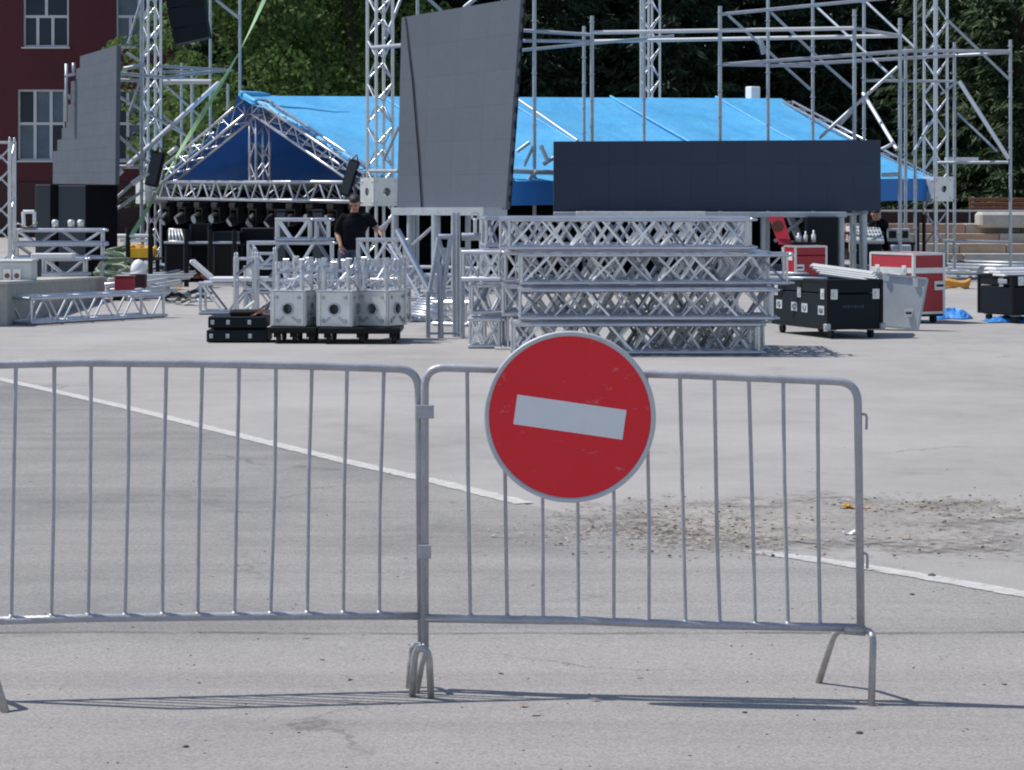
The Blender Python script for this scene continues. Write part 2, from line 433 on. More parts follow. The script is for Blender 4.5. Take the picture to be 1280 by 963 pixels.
class MB:
    """collects shapes in world coordinates and links them as one mesh object"""
    def __init__(s):
        s.v = []; s.f = []; s.sm = []
    def add(s, vs, fs, smooth=False):
        k = len(s.v)
        s.v += [tuple(v) for v in vs]
        s.f += [tuple(i + k for i in f) for f in fs]
        s.sm += [smooth] * len(fs)
        return s
    def sweep(s, pts, r, n=8, closed=False, caps=True, up=None):
        pts = [Vector(p) for p in pts]
        m = len(pts)
        rings = []
        prev = None
        for i, p in enumerate(pts):
            if closed:
                t = (pts[(i + 1) % m] - pts[i - 1]).normalized()
            else:
                a = pts[max(0, i - 1)]; b = pts[min(m - 1, i + 1)]
                t = (b - a).normalized()
            if prev is None:
                h = Vector((0, 0, 1)) if abs(t.z) < 0.9 else Vector((1, 0, 0))
                x = t.cross(h).normalized()
            else:
                x = (prev - t * prev.dot(t)).normalized()
            prev = x
            y = t.cross(x)
            rr = r[i] if isinstance(r, (list, tuple)) else r
            rings.append([p + (x * math.cos(2 * PI * k / n) + y * math.sin(2 * PI * k / n)) * rr for k in range(n)])
        vs = [v for rg in rings for v in rg]
        fs = []
        for i in range(m if closed else m - 1):
            j = (i + 1) % m
            for k in range(n):
                l = (k + 1) % n
                fs.append((i * n + k, i * n + l, j * n + l, j * n + k))
        s.add(vs, fs, True)
        if caps and not closed:
            k0 = len(s.v) - len(vs)
            s.f += [tuple(k0 + k for k in range(n))[::-1], tuple(k0 + (m - 1) * n + k for k in range(n))]
            s.sm += [False, False]
        return s
    def tube(s, a, b, r, n=8):
        return s.sweep([a, b], r, n)
    def hexa(s, p):
        """8 points: bottom 0-3 counter-clockwise seen from above, top 4-7"""
        return s.add(p, [(3, 2, 1, 0), (4, 5, 6, 7), (0, 1, 5, 4), (1, 2, 6, 5), (2, 3, 7, 6), (3, 0, 4, 7)])
    def box(s, c, ax, ay, az, hx, hy, hz, bev=0.0):
        c = Vector(c)
        ax, ay, az = Vector(ax).normalized() , Vector(ay).normalized(), Vector(az).normalized()
        if bev <= 0:
            pts = []
            for sz in (-1, 1):
                for sx, sy in ((-1, -1), (1, -1), (1, 1), (-1, 1)):
                    pts.append(c + ax * hx * sx + ay * hy * sy + az * hz * sz)
            return s.hexa(pts)
        bm = bmesh.new()
        for sx in (-1, 1):
            for sy in (-1, 1):
                for sz in (-1, 1):
                    for k in range(3):
                        h = [hx, hy, hz]
                        for q in range(3):
                            if q != k: h[q] -= bev
                        bm.verts.new(c + ax * h[0] * sx + ay * h[1] * sy + az * h[2] * sz)
        bmesh.ops.convex_hull(bm, input=list(bm.verts))
        bmesh.ops.dissolve_limit(bm, angle_limit=0.01, verts=list(bm.verts), edges=list(bm.edges))
        bm.verts.index_update()
        s.add([v.co for v in bm.verts], [[v.index for v in f.verts] for f in bm.faces])
        bm.free()
        return s
    def abox(s, x0, x1, y0, y1, z0, z1, bev=0.0):
        return s.box(((x0 + x1) / 2, (y0 + y1) / 2, (z0 + z1) / 2), (1, 0, 0), (0, 1, 0), (0, 0, 1), (x1 - x0) / 2, (y1 - y0) / 2, (z1 - z0) / 2, bev)
    def disc(s, c, nrm, r, th, n=24, hole=0.0):
        """a flat round plate of thickness th"""
        nrm = Vector(nrm).normalized()
        h = Vector((0, 0, 1)) if abs(nrm.z) < 0.9 else Vector((1, 0, 0))
        x = nrm.cross(h).normalized(); y = nrm.cross(x)
        c = Vector(c)
        ring = [(x * math.cos(2 * PI * k / n) + y * math.sin(2 * PI * k / n)) for k in range(n)]
        f_ = [c + q * r + nrm * th / 2 for q in ring]; b_ = [c + q * r - nrm * th / 2 for q in ring]
        if hole <= 0:
            s.add(f_ + b_, [tuple(range(n))[::-1], tuple(range(n, 2 * n))])
            s.add(f_ + b_, [(k, (k + 1) % n, n + (k + 1) % n, n + k) for k in range(n)], True)
        else:
            fi = [c + q * hole + nrm * th / 2 for q in ring]; bi = [c + q * hole - nrm * th / 2 for q in ring]
            s.add(f_ + fi, [(k, (k + 1) % n, n + (k + 1) % n, n + k) for k in range(n)])
            s.add(b_ + bi, [(k, n + k, n + (k + 1) % n, (k + 1) % n) for k in range(n)])
            s.add(f_ + b_, [(k, n + k, n + (k + 1) % n, (k + 1) % n) for k in range(n)], True)
            s.add(fi + bi, [(k, (k + 1) % n, n + (k + 1) % n, n + k) for k in range(n)], True)
        return s
    def build(s, name, mat, root=None, fix=True):
        o0 = wloc(root)
        me = bpy.data.meshes.new(name)
        me.from_pydata([(x - o0.x, y - o0.y, z - o0.z) for x, y, z in s.v], [], s.f)
        me.polygons.foreach_set('use_smooth', s.sm)
        if fix:
            bm = bmesh.new(); bm.from_mesh(me)
            bmesh.ops.recalc_face_normals(bm, faces=list(bm.faces))
            bm.to_mesh(me); bm.free()
        me.materials.append(M[mat])
        return link(bpy.data.objects.new(name, me), root)

_unit = {}
def unit_tube(mat, n=8):
    if (mat, n) not in _unit:
        b = MB().tube((0, 0, 0), (0, 0, 1), 1.0, n)
        me = bpy.data.meshes.new(mat + '_tube')
        me.from_pydata(b.v, [], b.f)
        me.polygons.foreach_set('use_smooth', b.sm)
        me.materials.append(M[mat])
        _unit[mat, n] = me
    return _unit[mat, n]
def pipe(root, name, a, b, r, mat, n=8):
    """one straight tube, sharing its mesh with all others of the material"""
    a = Vector(a); b = Vector(b)
    o = bpy.data.objects.new(name, unit_tube(mat, n))
    d = b - a
    o.rotation_mode = 'QUATERNION'
    o.rotation_quaternion = d.to_track_quat('Z', 'Y')
    o.scale = (r, r, d.length)
    o.location = a - wloc(root)
    return link(o, root)

def arc(c, a0, a1, r, ux, uy, n=6):
    c = Vector(c)
    return [c + ux * (r * math.cos(a0 + (a1 - a0) * k / n)) + uy * (r * math.sin(a0 + (a1 - a0) * k / n)) for k in range(n + 1)]

def truss_lines(o, ax, L, wa, wb, sa, sb, step, flip=0, faces=(0, 1, 2, 3), same=False):
    cs = [wa * (sx * sa / 2) + wb * (sy * sb / 2) for sx, sy in ((-1, -1), (1, -1), (1, 1), (-1, 1))]
    chords = [(o + c, o + c + ax * L) for c in cs]
    n = max(1, round(L / step)); st = L / n
    br = []; rungs = []
    for fi in faces:
        a, b = cs[fi], cs[(fi + 1) % 4]
        if same and fi in (2, 3): a, b = b, a
        for k in range(n):
            p, q = (a, b) if (k + fi + flip) % 2 == 0 else (b, a)
            br.append((o + p + ax * (k * st + 0.03), o + q + ax * ((k + 1) * st - 0.03)))
        for t in (0.02, L - 0.02):
            rungs.append((o + a + ax * t, o + b + ax * t))
    return chords, br, rungs

def truss(root, o, ax, L, wa, wb, sa, sb=None, step=0.33, rc=0.025, rd=0.011, mat='alu', flip=0, cone=True, same=False, double=False, mixed=False):
    """box truss whose chords, braces and end rungs are parts"""
    sb = sb or sa
    ax, wa, wb = Vector(ax).normalized(), Vector(wa).normalized(), Vector(wb).normalized()
    ch, br, ru = truss_lines(Vector(o), ax, L, wa, wb, sa, sb, step, flip, same=same)
    for a, b in ch: pipe(root, 'chord', a, b, rc, mat)
    if double: br = br + truss_lines(Vector(o), ax, L, wa, wb, sa, sb, step, 1 - flip, faces=(1, 3), same=same)[1]
    for a, b in br: pipe(root, 'brace', a, b, rd, mat if not mixed else rnd.choice(('alu', 'alu_polished', 'alu_polished', 'alu_polished', 'alu_dull')), 6)
    for a, b in ru: pipe(root, 'end_rung', a, b, rd * 1.3, mat, 6)
    if cone:
        m = MB()
        for a, b in ch:
            m.sweep([b, b + ax * 0.05, b + ax * 0.06], [rc * 0.75, rc * 0.6, rc * 0.3], 8)
        m.build('coupler', mat, root)

def truss_part(root, name, o, ax, L, wa, wb, sa, sb=None, step=0.33, rc=0.025, rd=0.011, mat='alu', flip=0, faces=(0, 1, 2, 3)):
    """the same as one part (chords) with each brace as a sub-part"""
    sb = sb or sa
    ax, wa, wb = Vector(ax).normalized(), Vector(wa).normalized(), Vector(wb).normalized()
    ch, br, ru = truss_lines(Vector(o), ax, L, wa, wb, sa, sb, step, flip, faces=faces, same=True)
    m = MB()
    for a, b in ch + ru: m.tube(a, b, rc if (a, b) in ch else rd, 8)
    p = m.build(name, mat, root)
    for a, b in br: pipe(p, 'brace', a, b, rd, mat, 6)
    return p

ORD = ['first', 'second', 'third', 'fourth', 'fifth', 'sixth', 'seventh', 'eighth', 'ninth', 'tenth', 'eleventh', 'twelfth']
XA, YA, ZA = Vector((1, 0, 0)), Vector((0, 1, 0)), Vector((0, 0, 1))

# ================================================================== SETTING
def sheet(name, pts, z, mat):
    m = MB(); m.add([(p[0], p[1], z) for p in pts], [tuple(range(len(pts)))])
    return tag(m.build(name, mat), kind='structure')

sheet('ground', [(-700, -300), (700, -300), (700, 1500), (-700, 1500)], 0, 'plaza')
line1 = [G(*p) for p in ((-120, 450.5), (0, 475), (160, 511), (320, 551), (440, 580), (560, 607), (655, 631))]
line2 = [G(*p) for p in ((940, 691), (985, 697), (1060, 707), (1180, 727), (1280, 745), (1340, 757))] + [Vector((2.95, 9.15, 0)), Vector((3.6, 8.4, 0)), Vector((5.4, 6.3, 0))]
road_edge = [Vector((-30, 66, 0))] + line1 + line2 + [Vector((9, 2.0, 0)), Vector((12, -40, 0)), Vector((-60, -40, 0)), Vector((-60, 66, 0))]
sheet('road', road_edge, 0.004, 'asphalt')
def stripe(pts, w, name, fade=None):
    """painted line whose worn edges follow the attribute edge"""
    m = MB(); vs, ed = [], []
    fine_ = []
    for i in range(len(pts) - 1):
        for k in range(8): fine_.append(pts[i].lerp(pts[i + 1], k / 8))
    fine_.append(pts[-1])
    for i, p in enumerate(fine_):
        t = (fine_[min(i + 1, len(fine_) - 1)] - fine_[max(i - 1, 0)]).normalized()
        n = Vector((-t.y, t.x, 0))
        for f, e in ((-.5, 0.0), (-.34, .9), (0, 1.15), (.34, .9), (.5, 0.0)):
            q = p + n * w * f; vs.append((q.x, q.y, 0.008)); ed.append(e * (fade(i / len(fine_)) if fade else 1))
    m.add(vs, [(i * 5 + j, i * 5 + j + 1, i * 5 + j + 6, i * 5 + j + 5) for i in range(len(fine_) - 1) for j in range(4)])
    o = tag(m.build(name, 'paint', None, False), kind='structure')
    o.data.attributes.new('edge', 'FLOAT', 'POINT').data.foreach_set('value', ed)
stripe(line1, 0.145, 'road_marking', lambda t: 1.0 if t < .9 else 1 - (t - .9) * 4)
stripe(line2, 0.15, 'road_marking', lambda t: .1 + t * 6 if t < .12 else .80)

# sandy dirt swept against the end of the marking
dpx = [(600, 640), (700, 622), (800, 616), (920, 608), (1040, 606), (1090, 612), (1180, 614), (1300, 614), (1420, 640),
       (1420, 712), (1290, 712), (1180, 704), (1080, 704), (980, 706), (900, 700), (820, 696), (730, 686), (640, 664)]
dpt = [G(*p) for p in dpx]
cen = sum(dpt, Vector()) / len(dpt)
fine_pts = []
for i, p in enumerate(dpt):
    q = dpt[(i + 1) % len(dpt)]
    for k in range(4): fine_pts.append(p.lerp(q, k / 4))
rings = [0.0, 0.25, 0.4, 0.52, 0.62, 0.72, 0.82, 0.91, 1.0]
dv, df, de = [(cen.x, cen.y, 0.010)], [], [1.0]
nn = len(fine_pts)
for t in rings[1:]:
    for p in fine_pts:
        q = cen.lerp(p, t); dv.append((q.x, q.y, 0.010)); de.append(min(1.0, (1 - t) / 0.75))
for k in range(nn): df.append((0, 1 + k, 1 + (k + 1) % nn))
for r_ in range(len(rings) - 2):
    for k in range(nn):
        a, b = 1 + r_ * nn, 1 + (r_ + 1) * nn
        df.append((a + k, b + k, b + (k + 1) % nn, a + (k + 1) % nn))
dm = MB(); dm.add(dv, df)
dirt = tag(dm.build('dirt_patch', 'dirt', None, False), kind='structure')
at = dirt.data.attributes.new('edge', 'FLOAT', 'POINT')
at.data.foreach_set('value', de)

lm = MB()
def flake(c, s, zup):
    a = rnd.uniform(0, 2 * PI)
    u = Vector((math.cos(a), math.sin(a), rnd.uniform(-.25, .25))) * s
    v = Vector((-math.sin(a), math.cos(a), rnd.uniform(-.7, .15))) * s * rnd.uniform(.35, .8)
    c = c + ZA * zup
    lm.add([c - u, c - v * .7 + u * .1, c + u, c + v + ZA * s * .3], [(0, 1, 2), (0, 2, 3)])
for k in range(1300):
    t = rnd.random()
    if t < .55: px, py = rnd.gauss(835, 85), rnd.gauss(664, 14)
    elif t < .8: px, py = rnd.gauss(1190, 70), rnd.gauss(634, 7)
    elif t < .95: px, py = rnd.uniform(690, 1290), rnd.uniform(625, 700)
    else: px, py = rnd.uniform(300, 1290), rnd.uniform(560, 900)
    if py < 560: continue
    flake(G(px, py), rnd.uniform(.006, .022), .013)
tag(lm.build('leaf_litter', 'litter', None, False), kind='stuff')

def rock(m, c, s):
    vs, fs = [], []
    n = 6
    jit = [rnd.uniform(.7, 1.2) for _ in range(14)]
    vs.append(c + ZA * s * .8 * jit[12])
    for j, (zz, rr) in enumerate(((.45, .8), (0.0, 1.0))):
        for k in range(n):
            a = 2 * PI * (k + j * .5) / n
            vs.append(c + Vector((math.cos(a) * rr * s * jit[k + j * 6], math.sin(a) * rr * s * jit[k + j * 6] * .8, zz * s)))
    for k in range(n):
        l = (k + 1) % n
        fs += [(0, 1 + k, 1 + l), (1 + k, 7 + k, 7 + l, 1 + l)]
    m.add(vs, fs)
gm = MB()
for k in range(300):
    px, py = rnd.uniform(-40, 1320), 560 + 420 * rnd.random() ** 0.7
    rock(gm, G(px, py) + ZA * .003, rnd.uniform(.0022, .0068))
for k in range(120):
    px, py = rnd.uniform(700, 1320), rnd.uniform(622, 702)
    rock(gm, G(px, py) + ZA * .010, rnd.uniform(.004, .012))
tag(gm.build('gravel', 'stone', None, False), kind='stuff')
for (px, py, s, lab) in ((1074, 919, .013, 'dark pebble lying in front of the right end of the barrier'),
                         (1165, 722, .022, 'dark clod of dirt on the white marking at the right'),
                         (931, 893, .010, 'small dark pebble just below the barrier shadow line'),
                         (232, 936, .012, 'dark pebble alone on the pavement at the bottom left'),
                         (1140, 745, .012, 'dark pebble just below the white marking at the right')):
    m = MB(); rock(m, G(px, py) + ZA * .004, s)
    tag(m.build('pebble', 'stone', None, False), lab, 'pebble', 'loose pebbles on the pavement')

def crumple(c, s, name, mat, label, cat, seed):
    rr = random.Random(seed)
    m = MB(); n = 7
    vs = []
    for j in range(n):
        for i in range(n):
            u, v = i / (n - 1) - .5, j / (n - 1) - .5
            vs.append(c + Vector((u * s * 2 + rr.uniform(-.2, .2) * s, v * s * 1.6 + rr.uniform(-.2, .2) * s, .014 + s * (.5 + .5 * math.cos(u * 5 + seed)) * rr.uniform(.2, .75))))
    m.add(vs, [(j * n + i, j * n + i + 1, j * n + n + i + 1, j * n + n + i) for j in range(n - 1) for i in range(n - 1)])
    return tag(m.build(name, mat, None, False), label, cat)
crumple(G(1061, 638), .038, 'crumpled_wrapper', 'yellow_leaf', 'yellow crumpled scrap on the dirt just left of the barrier end post', 'litter', 1)
crumple(G(1078, 638), .03, 'crumpled_wrapper', 'yellow_leaf', 'yellow crumpled scrap on the dirt just right of the barrier end post', 'litter', 2)
crumple(G(1061, 671), .03, 'paper_scrap', 'white_plastic', 'small white paper scrap on the dirt behind the barrier end post', 'litter', 3)
crumple(G(1132, 677), .022, 'paper_scrap', 'litter', 'pale curled scrap lying on the dirt right of the barrier', 'litter', 4)

# ================================================================== CROWD BARRIERS
def barrier(label, dl, dr, xl, xr, frame, top, bars, bot, group):
    def dd(px): return dl + (px - xl) / (xr - xl) * (dr - dl)
    def Q(px, py, off=0.0): return P(px, py, dd(px) + off)
    base = Q(*frame[0]); 
    root = thing('crowd_barrier', label, 'crowd barrier', (base.x, base.y, 0), group)
    m = MB()
    pts = []
    rad = 26
    for i, p in enumerate(frame):
        if 0 < i < len(frame) - 1:
            a, b, c = Vector(frame[i - 1]), Vector(p), Vector(frame[i + 1])
            if abs((b - a).normalized().dot((c - b).normalized())) < 0.5:
                p0 = b + (a - b).normalized() * rad; p1 = b + (c - b).normalized() * rad
                for k in range(9):
                    t = k / 8
                    q = p0 * (1 - t) ** 2 + b * 2 * t * (1 - t) + p1 * t * t
                    # rounder than a plain quadratic
                    pts.append(Q(q.x, q.y))
                continue
        pts.append(Q(*p))
    m.sweep(pts, .0140, 14)
    m.build('frame', 'barrier', root)
    m = MB(); m.sweep([Q(*p) for p in bot], .0145, 12); m.build('bottom_rail', 'barrier', root)
    for (xt, yt, xb, yb) in bars:
        m = MB()
        a, b = Q(xt, yt), Q(xb, yb)
        mid = a.lerp(b, rnd.uniform(.35, .65)) + Vector((rnd.gauss(0, .0028), rnd.gauss(0, .005), 0))
        m.sweep([a, mid, b], .0068, 10, caps=False)
        m.build('bar', 'barrier', root)
    wm = MB()
    for (xt, yt, xb, yb) in bars:
        wm.sweep([Q(xb, yb - 6), Q(xb, yb - 2.5), Q(xb, yb)], [.008, .011, .0145], 8)
    tag(wm.build('weld_bead', 'barrier', root), kind='stuff')
    return root, Q
def foot(root, pts, r=.0118):
    m = MB(); out = []
    for i, p in enumerate(pts):
        p = Vector(p)
        if 0 < i < len(pts) - 1:
            a, b = Vector(pts[i - 1]), Vector(pts[i + 1])
            p0 = p + (a - p).normalized() * min(.045, (a - p).length * .45); p1 = p + (b - p).normalized() * min(.045, (b - p).length * .45)
            out += [p0 * (1 - t) ** 2 + p * 2 * t * (1 - t) + p1 * t * t for t in (0, .25, .5, .75, 1)]
        else: out.append(p)
    m.sweep(out, r, 12)
    return m.build('foot', 'worn_steel', root)

BG = 'crowd barriers hooked end to end across the road'
rb, Qr = barrier('grey steel crowd barrier with the round red sign hung on it', 8.16, 8.02, 531, 1075,
    [(531, 808), (531, 459), (700, 464), (860, 469), (1072, 478), (1076, 786)], None,
    [(584, 461, 588, 773), (630, 463, 634, 774), (676, 464, 679, 776), (721, 465, 723, 777), (764, 467, 767, 779), (808, 468, 811, 780),
     (850, 470, 857, 781), (893, 471, 900, 782), (936, 473, 944, 783), (979, 475, 985, 783), (1022, 477, 1025, 784)],
    [(532, 773), (640, 775), (730, 776), (800, 779), (900, 782), (1075, 785)], BG)
lb, Ql = barrier('grey steel crowd barrier running out of the left edge of the photo', 8.02, 8.20, -34, 526,
    [(-40, 800), (-34, 457), (100, 453.5), (260, 455), (400, 458), (523, 462), (527, 802)], None,
    [(20, 456, 14, 774), (68, 455, 64, 773), (114, 455, 110, 772), (161, 455, 156, 772), (208, 456, 203, 771), (253, 456, 247, 771),
     (299, 457, 293, 770), (345, 458, 338, 770), (390, 459, 384, 769), (434, 460, 429, 769), (480, 461, 474, 769)],
    [(-38, 777), (100, 773), (260, 771), (400, 770), (526, 770)], BG)
# feet
foot(rb, [G(1023, 855), P(1044, 788, 8.20), P(1092, 789, 7.98), G(1089, 884)])
foot(rb, [G(515, 872) , P(519, 810, 8.02), P(536, 812, 8.0), G(539, 874)], .0120)
foot(lb, [G(511, 862), P(514, 806, 8.24), P(531, 811, 8.1), G(520, 868)], .0110)
foot(lb, [Vector((-1.83, 8.22, 0)), P(-56, 792, 8.1), P(-24, 792, 7.9), G(7, 892)], .0145)
# weld lumps under the end posts, coupling plates, hooks
m = MB(); m.sweep([Qr(1055, 787), Qr(1082, 789)], [.017, .017], 10); m.build('foot_socket', 'worn_steel', rb)
m = MB(); m.sweep([Qr(527, 806), Qr(533, 812)], [.018, .016], 10); m.build('foot_socket', 'worn_steel', rb)
for (cx, cy, w, h) in ((531, 515, 23, 17), (531, 690, 16, 17)):
    c = Qr(cx, cy, -.022)
    m = MB(); m.box(c, XA, YA, ZA, w / 2 * 8.1 / F, .004, h / 2 * 8.1 / F, .0015)
    m.box(c + YA * .02, XA, YA, ZA, w / 2 * 8.1 / F * .9, .003, h / 2 * 8.1 / F * .9)
    m.build('coupling_plate', 'barrier', rb)
for (hx, hy) in ((1076, 518), (1077, 692)):
    m = MB(); m.sweep([Qr(hx, hy), Qr(hx + 4, hy), Qr(hx + 6.5, hy + 1), Qr(hx + 7.5, hy + 4), Qr(hx + 7, hy + 19)], .0045, 8)
    m.build('hook', 'barrier', rb)

# ================================================================== NO ENTRY SIGN
SD = 8.035
sc_ = P(712.3, 521.5, SD)
sg = thing('no_entry_sign', 'round red no entry sign with a tilted white bar tied to the barrier', 'road sign', sc_)
sr = 107.5 * SD / F
nrm = Vector((-.05, -1, -.02)).normalized()
sx_ = Vector((1, -.05, 0)).normalized()
a_ = R(-7.9)
sy_ = nrm.cross(sx_) * -1
if sy_.z < 0: sy_ = -sy_
ux = sx_ * math.cos(a_) + sy_ * math.sin(a_)
uz = sy_ * math.cos(a_) - sx_ * math.sin(a_)
m = MB(); m.disc(sc_, nrm, sr - .012, .003, 96); m.build('face_plate', 'sign_red', sg)
m = MB()
prof = [(sr - .0165, -.0030), (sr - .006, -.0042), (sr - .001, -.003), (sr, .001), (sr, .017), (sr - .005, .018), (sr - .0165, .003)]
nseg = 96; vs = []
for k in range(nseg):
    a = 2 * PI * k / nseg
    for rr, zz in prof: vs.append(sc_ + (sx_ * math.cos(a) + sy_ * math.sin(a)) * rr - nrm * zz)
np_ = len(prof)
m.add(vs, [(k * np_ + j, k * np_ + (j + 1) % np_, ((k + 1) % nseg) * np_ + (j + 1) % np_, ((k + 1) % nseg) * np_ + j) for k in range(nseg) for j in range(np_)], True)
m.build('rim', 'sign_rim', sg)
bc = sc_ + nrm * .0017
m = MB(); m.box(bc, ux, nrm, uz, 68.8 * SD / F, .0008, 18.7 * SD / F); m.build('white_bar', 'sign_white', sg)
for dz in (-.11, .11):
    m = MB(); m.box(sc_ - nrm * .012 + uz * dz, ux, nrm, uz, .17, .008, .012, .002); m.build('back_bracket', 'sign_rim', sg)
for (tx, ty) in ((676, 466), (764, 468)):
    c = Qr(tx, ty); d0 = Vector((0, 1, 0))
    m = MB(); m.sweep([c + Vector((rnd.uniform(-.003, .003), -.03 * math.cos(t), .024 * math.sin(t))) for t in [k * PI / 6 for k in range(12)]], .0022, 6, closed=True)
    m.build('wire_tie', 'worn_steel', sg)
# ================================================================== FAR SETTING : building, trees, steps
BD = 90.0
bl = thing('red_building', 'dark red plastered building with white framed windows at the left', 'building', (X(90, BD), BD, 0))
# wall as a grid with openings: columns x rows
def wall_with_openings(root, x0, x1, z0, z1, opens, y, th, mat):
    m = MB()
    xs = sorted({x0, x1, *[o[0] for o in opens], *[o[1] for o in opens]})
    zs = sorted({z0, z1, *[o[2] for o in opens], *[o[3] for o in opens]})
    for i in range(len(xs) - 1):
        for j in range(len(zs) - 1):
            cx, cz = (xs[i] + xs[i + 1]) / 2, (zs[j] + zs[j + 1]) / 2
            if any(o[0] < cx < o[1] and o[2] < cz < o[3] for o in opens): continue
            m.add([(xs[i], y, zs[j]), (xs[i + 1], y, zs[j]), (xs[i + 1], y, zs[j + 1]), (xs[i], y, zs[j + 1])], [(0, 1, 2, 3)])
    for (a, b, c, d) in opens:
        q = [(a, c), (b, c), (b, d), (a, d)]
        for k in range(4):
            p0, p1 = q[k], q[(k + 1) % 4]
            m.add([(p0[0], y, p0[1]), (p1[0], y, p1[1]), (p1[0], y + th, p1[1]), (p0[0], y + th, p0[1])], [(0, 1, 2, 3)])
    # side, back and top of the block
    m.add([(x0, y, z0), (x0, y + 12, z0), (x0, y + 12, z1), (x0, y, z1), (x1, y, z0), (x1, y + 12, z0), (x1, y + 12, z1), (x1, y, z1)],
          [(0, 1, 2, 3), (4, 7, 6, 5), (3, 2, 6, 7), (1, 5, 6, 2)])
    return m.build('wall', mat, root, False)
k_ = BD / F
opens = []
wins = []
for (xa, xb) in ((-88, -32), (29, 86), (145, 202)):
    for (ya, yb, kind) in ((-28, 59, 'up'), (112, 201, 'low')):
        xa2, xb2 = (xa, xb) if kind == 'up' else (xa - 7, xb - 5)
        o = (X(xa2, BD), X(xb2, BD), Z(yb, BD), Z(ya, BD))
        opens.append(o); wins.append((o, kind))
wall_with_openings(bl, X(-150, BD), X(262, BD), 0, 14, opens, BD, .25, 'wall_red')
m = MB(); m.abox(X(-150, BD), X(262, BD), BD - .08, BD - .003, 0, Z(228, BD)); m.build('plinth', 'plinth', bl)
for (a, b, c, d), kind in wins:
    fy = BD + .14
    w, h = b - a, d - c
    m = MB(); t = .075
    m.abox(a, a + t, fy - .05, fy + .05, c, d); m.abox(b - t, b, fy - .05, fy + .05, c, d)
    m.abox(a + t, b - t, fy - .05, fy + .05, c, c + t); m.abox(a + t, b - t, fy - .05, fy + .05, d - t, d)
    wf = m.build('window', 'win_frame', bl)
    zt = c + h * (.44 if kind == 'up' else .52)
    m = MB(); m.abox(a + t, b - t, fy - .045, fy + .045, zt - .05, zt + .05); m.build('transom', 'win_frame', wf)
    if kind == 'up':
        vb = [(.31, c + t, zt - .05), (.64, c + t, zt - .05), (.5, zt + .05, d - t)]
    else:
        vb = [(.36, c + t, zt - .05), (.70, c + t, zt - .05), (.36, zt + .05, d - t), (.70, zt + .05, d - t)]
    for fx, z0, z1 in vb:
        xx = a + w * fx
        m = MB(); m.abox(xx - .055, xx + .055, fy - .045, fy + .045, z0, z1); m.build('mullion', 'win_frame', wf)
    for z0, z1 in ((c + t, zt - .05), (zt + .05, d - t)):
        cuts = [a + t] + sorted(a + w * fx for fx, q0, q1 in vb if q0 == z0) + [b - t]
        for k in range(len(cuts) - 1):
            m = MB(); ty = rnd.uniform(-.004, .004)
            m.abox(cuts[k] + .004, cuts[k + 1] - .004, fy + .005 + ty, fy + .02 + ty, z0 + .003, z1 - .003)
            m.build('pane', 'curtained_glass' if rnd.random() < .3 else 'glass', wf)
    m = MB(); m.abox(a - .05, b + .05, BD - .1, BD + .08, c - .06, c - .003); m.build('sill', 'win_frame', wf)

# ---------------------------------------------------------------- trees
def mesh_np(name, V, Fc, mat):
    me = bpy.data.meshes.new(name)
    me.vertices.add(len(V)); me.vertices.foreach_set('co', V.astype(np.float32).ravel())
    k = Fc.shape[1]
    me.loops.add(Fc.size); me.loops.foreach_set('vertex_index', Fc.astype(np.int32).ravel())
    me.polygons.add(len(Fc)); me.polygons.foreach_set('loop_start', np.arange(0, Fc.size, k, dtype=np.int32))
    me.update(calc_edges=True)
    me.materials.append(M[mat])
    return me
def unit(v): return v / (np.linalg.norm(v, axis=1, keepdims=True) + 1e-9)
def cards(c, d, n, ln, wd):
    """rhombic leaves: centre, direction, side direction, length, width -> verts, faces"""
    s = unit(np.cross(d, n))
    V = np.stack([c - d * ln[:, None] * .5, c + s * wd[:, None] * .5, c + d * ln[:, None] * .5, c - s * wd[:, None] * .5], 1)
    return V.reshape(-1, 3), np.arange(len(c) * 4).reshape(-1, 4)
def broad_crown(seed, h, rad, nleaf):
    g = np.random.default_rng(seed)
    nb = 95
    th = g.uniform(0, 2 * PI, nb); zz = g.uniform(.06, 1, nb)
    prof = np.sin(np.clip(zz, 0, 1) ** .75 * PI * .93 + .15) ** .6
    rr = rad * prof * g.uniform(.45, 1.0, nb)
    cc = np.stack([rr * np.cos(th), rr * np.sin(th), zz * h], 1)
    size = g.uniform(.45, 1.05, nb) * rad * .30
    idx = g.integers(0, nb, nleaf)
    off = unit(g.normal(size=(nleaf, 3))) * (g.uniform(.35, 1, nleaf) ** .5)[:, None]
    off[:, 2] *= .75
    c = cc[idx] + off * size[idx][:, None]
    d = unit(g.normal(size=(nleaf, 3)) + np.array([0, 0, -.7])); n = unit(off + g.normal(size=(nleaf, 3)) * .7)
    V, Fc = cards(c, d, n, g.uniform(.14, .28, nleaf), g.uniform(.08, .17, nleaf))
    return mesh_np('broadleaf_crown', V, Fc, 'leaf')
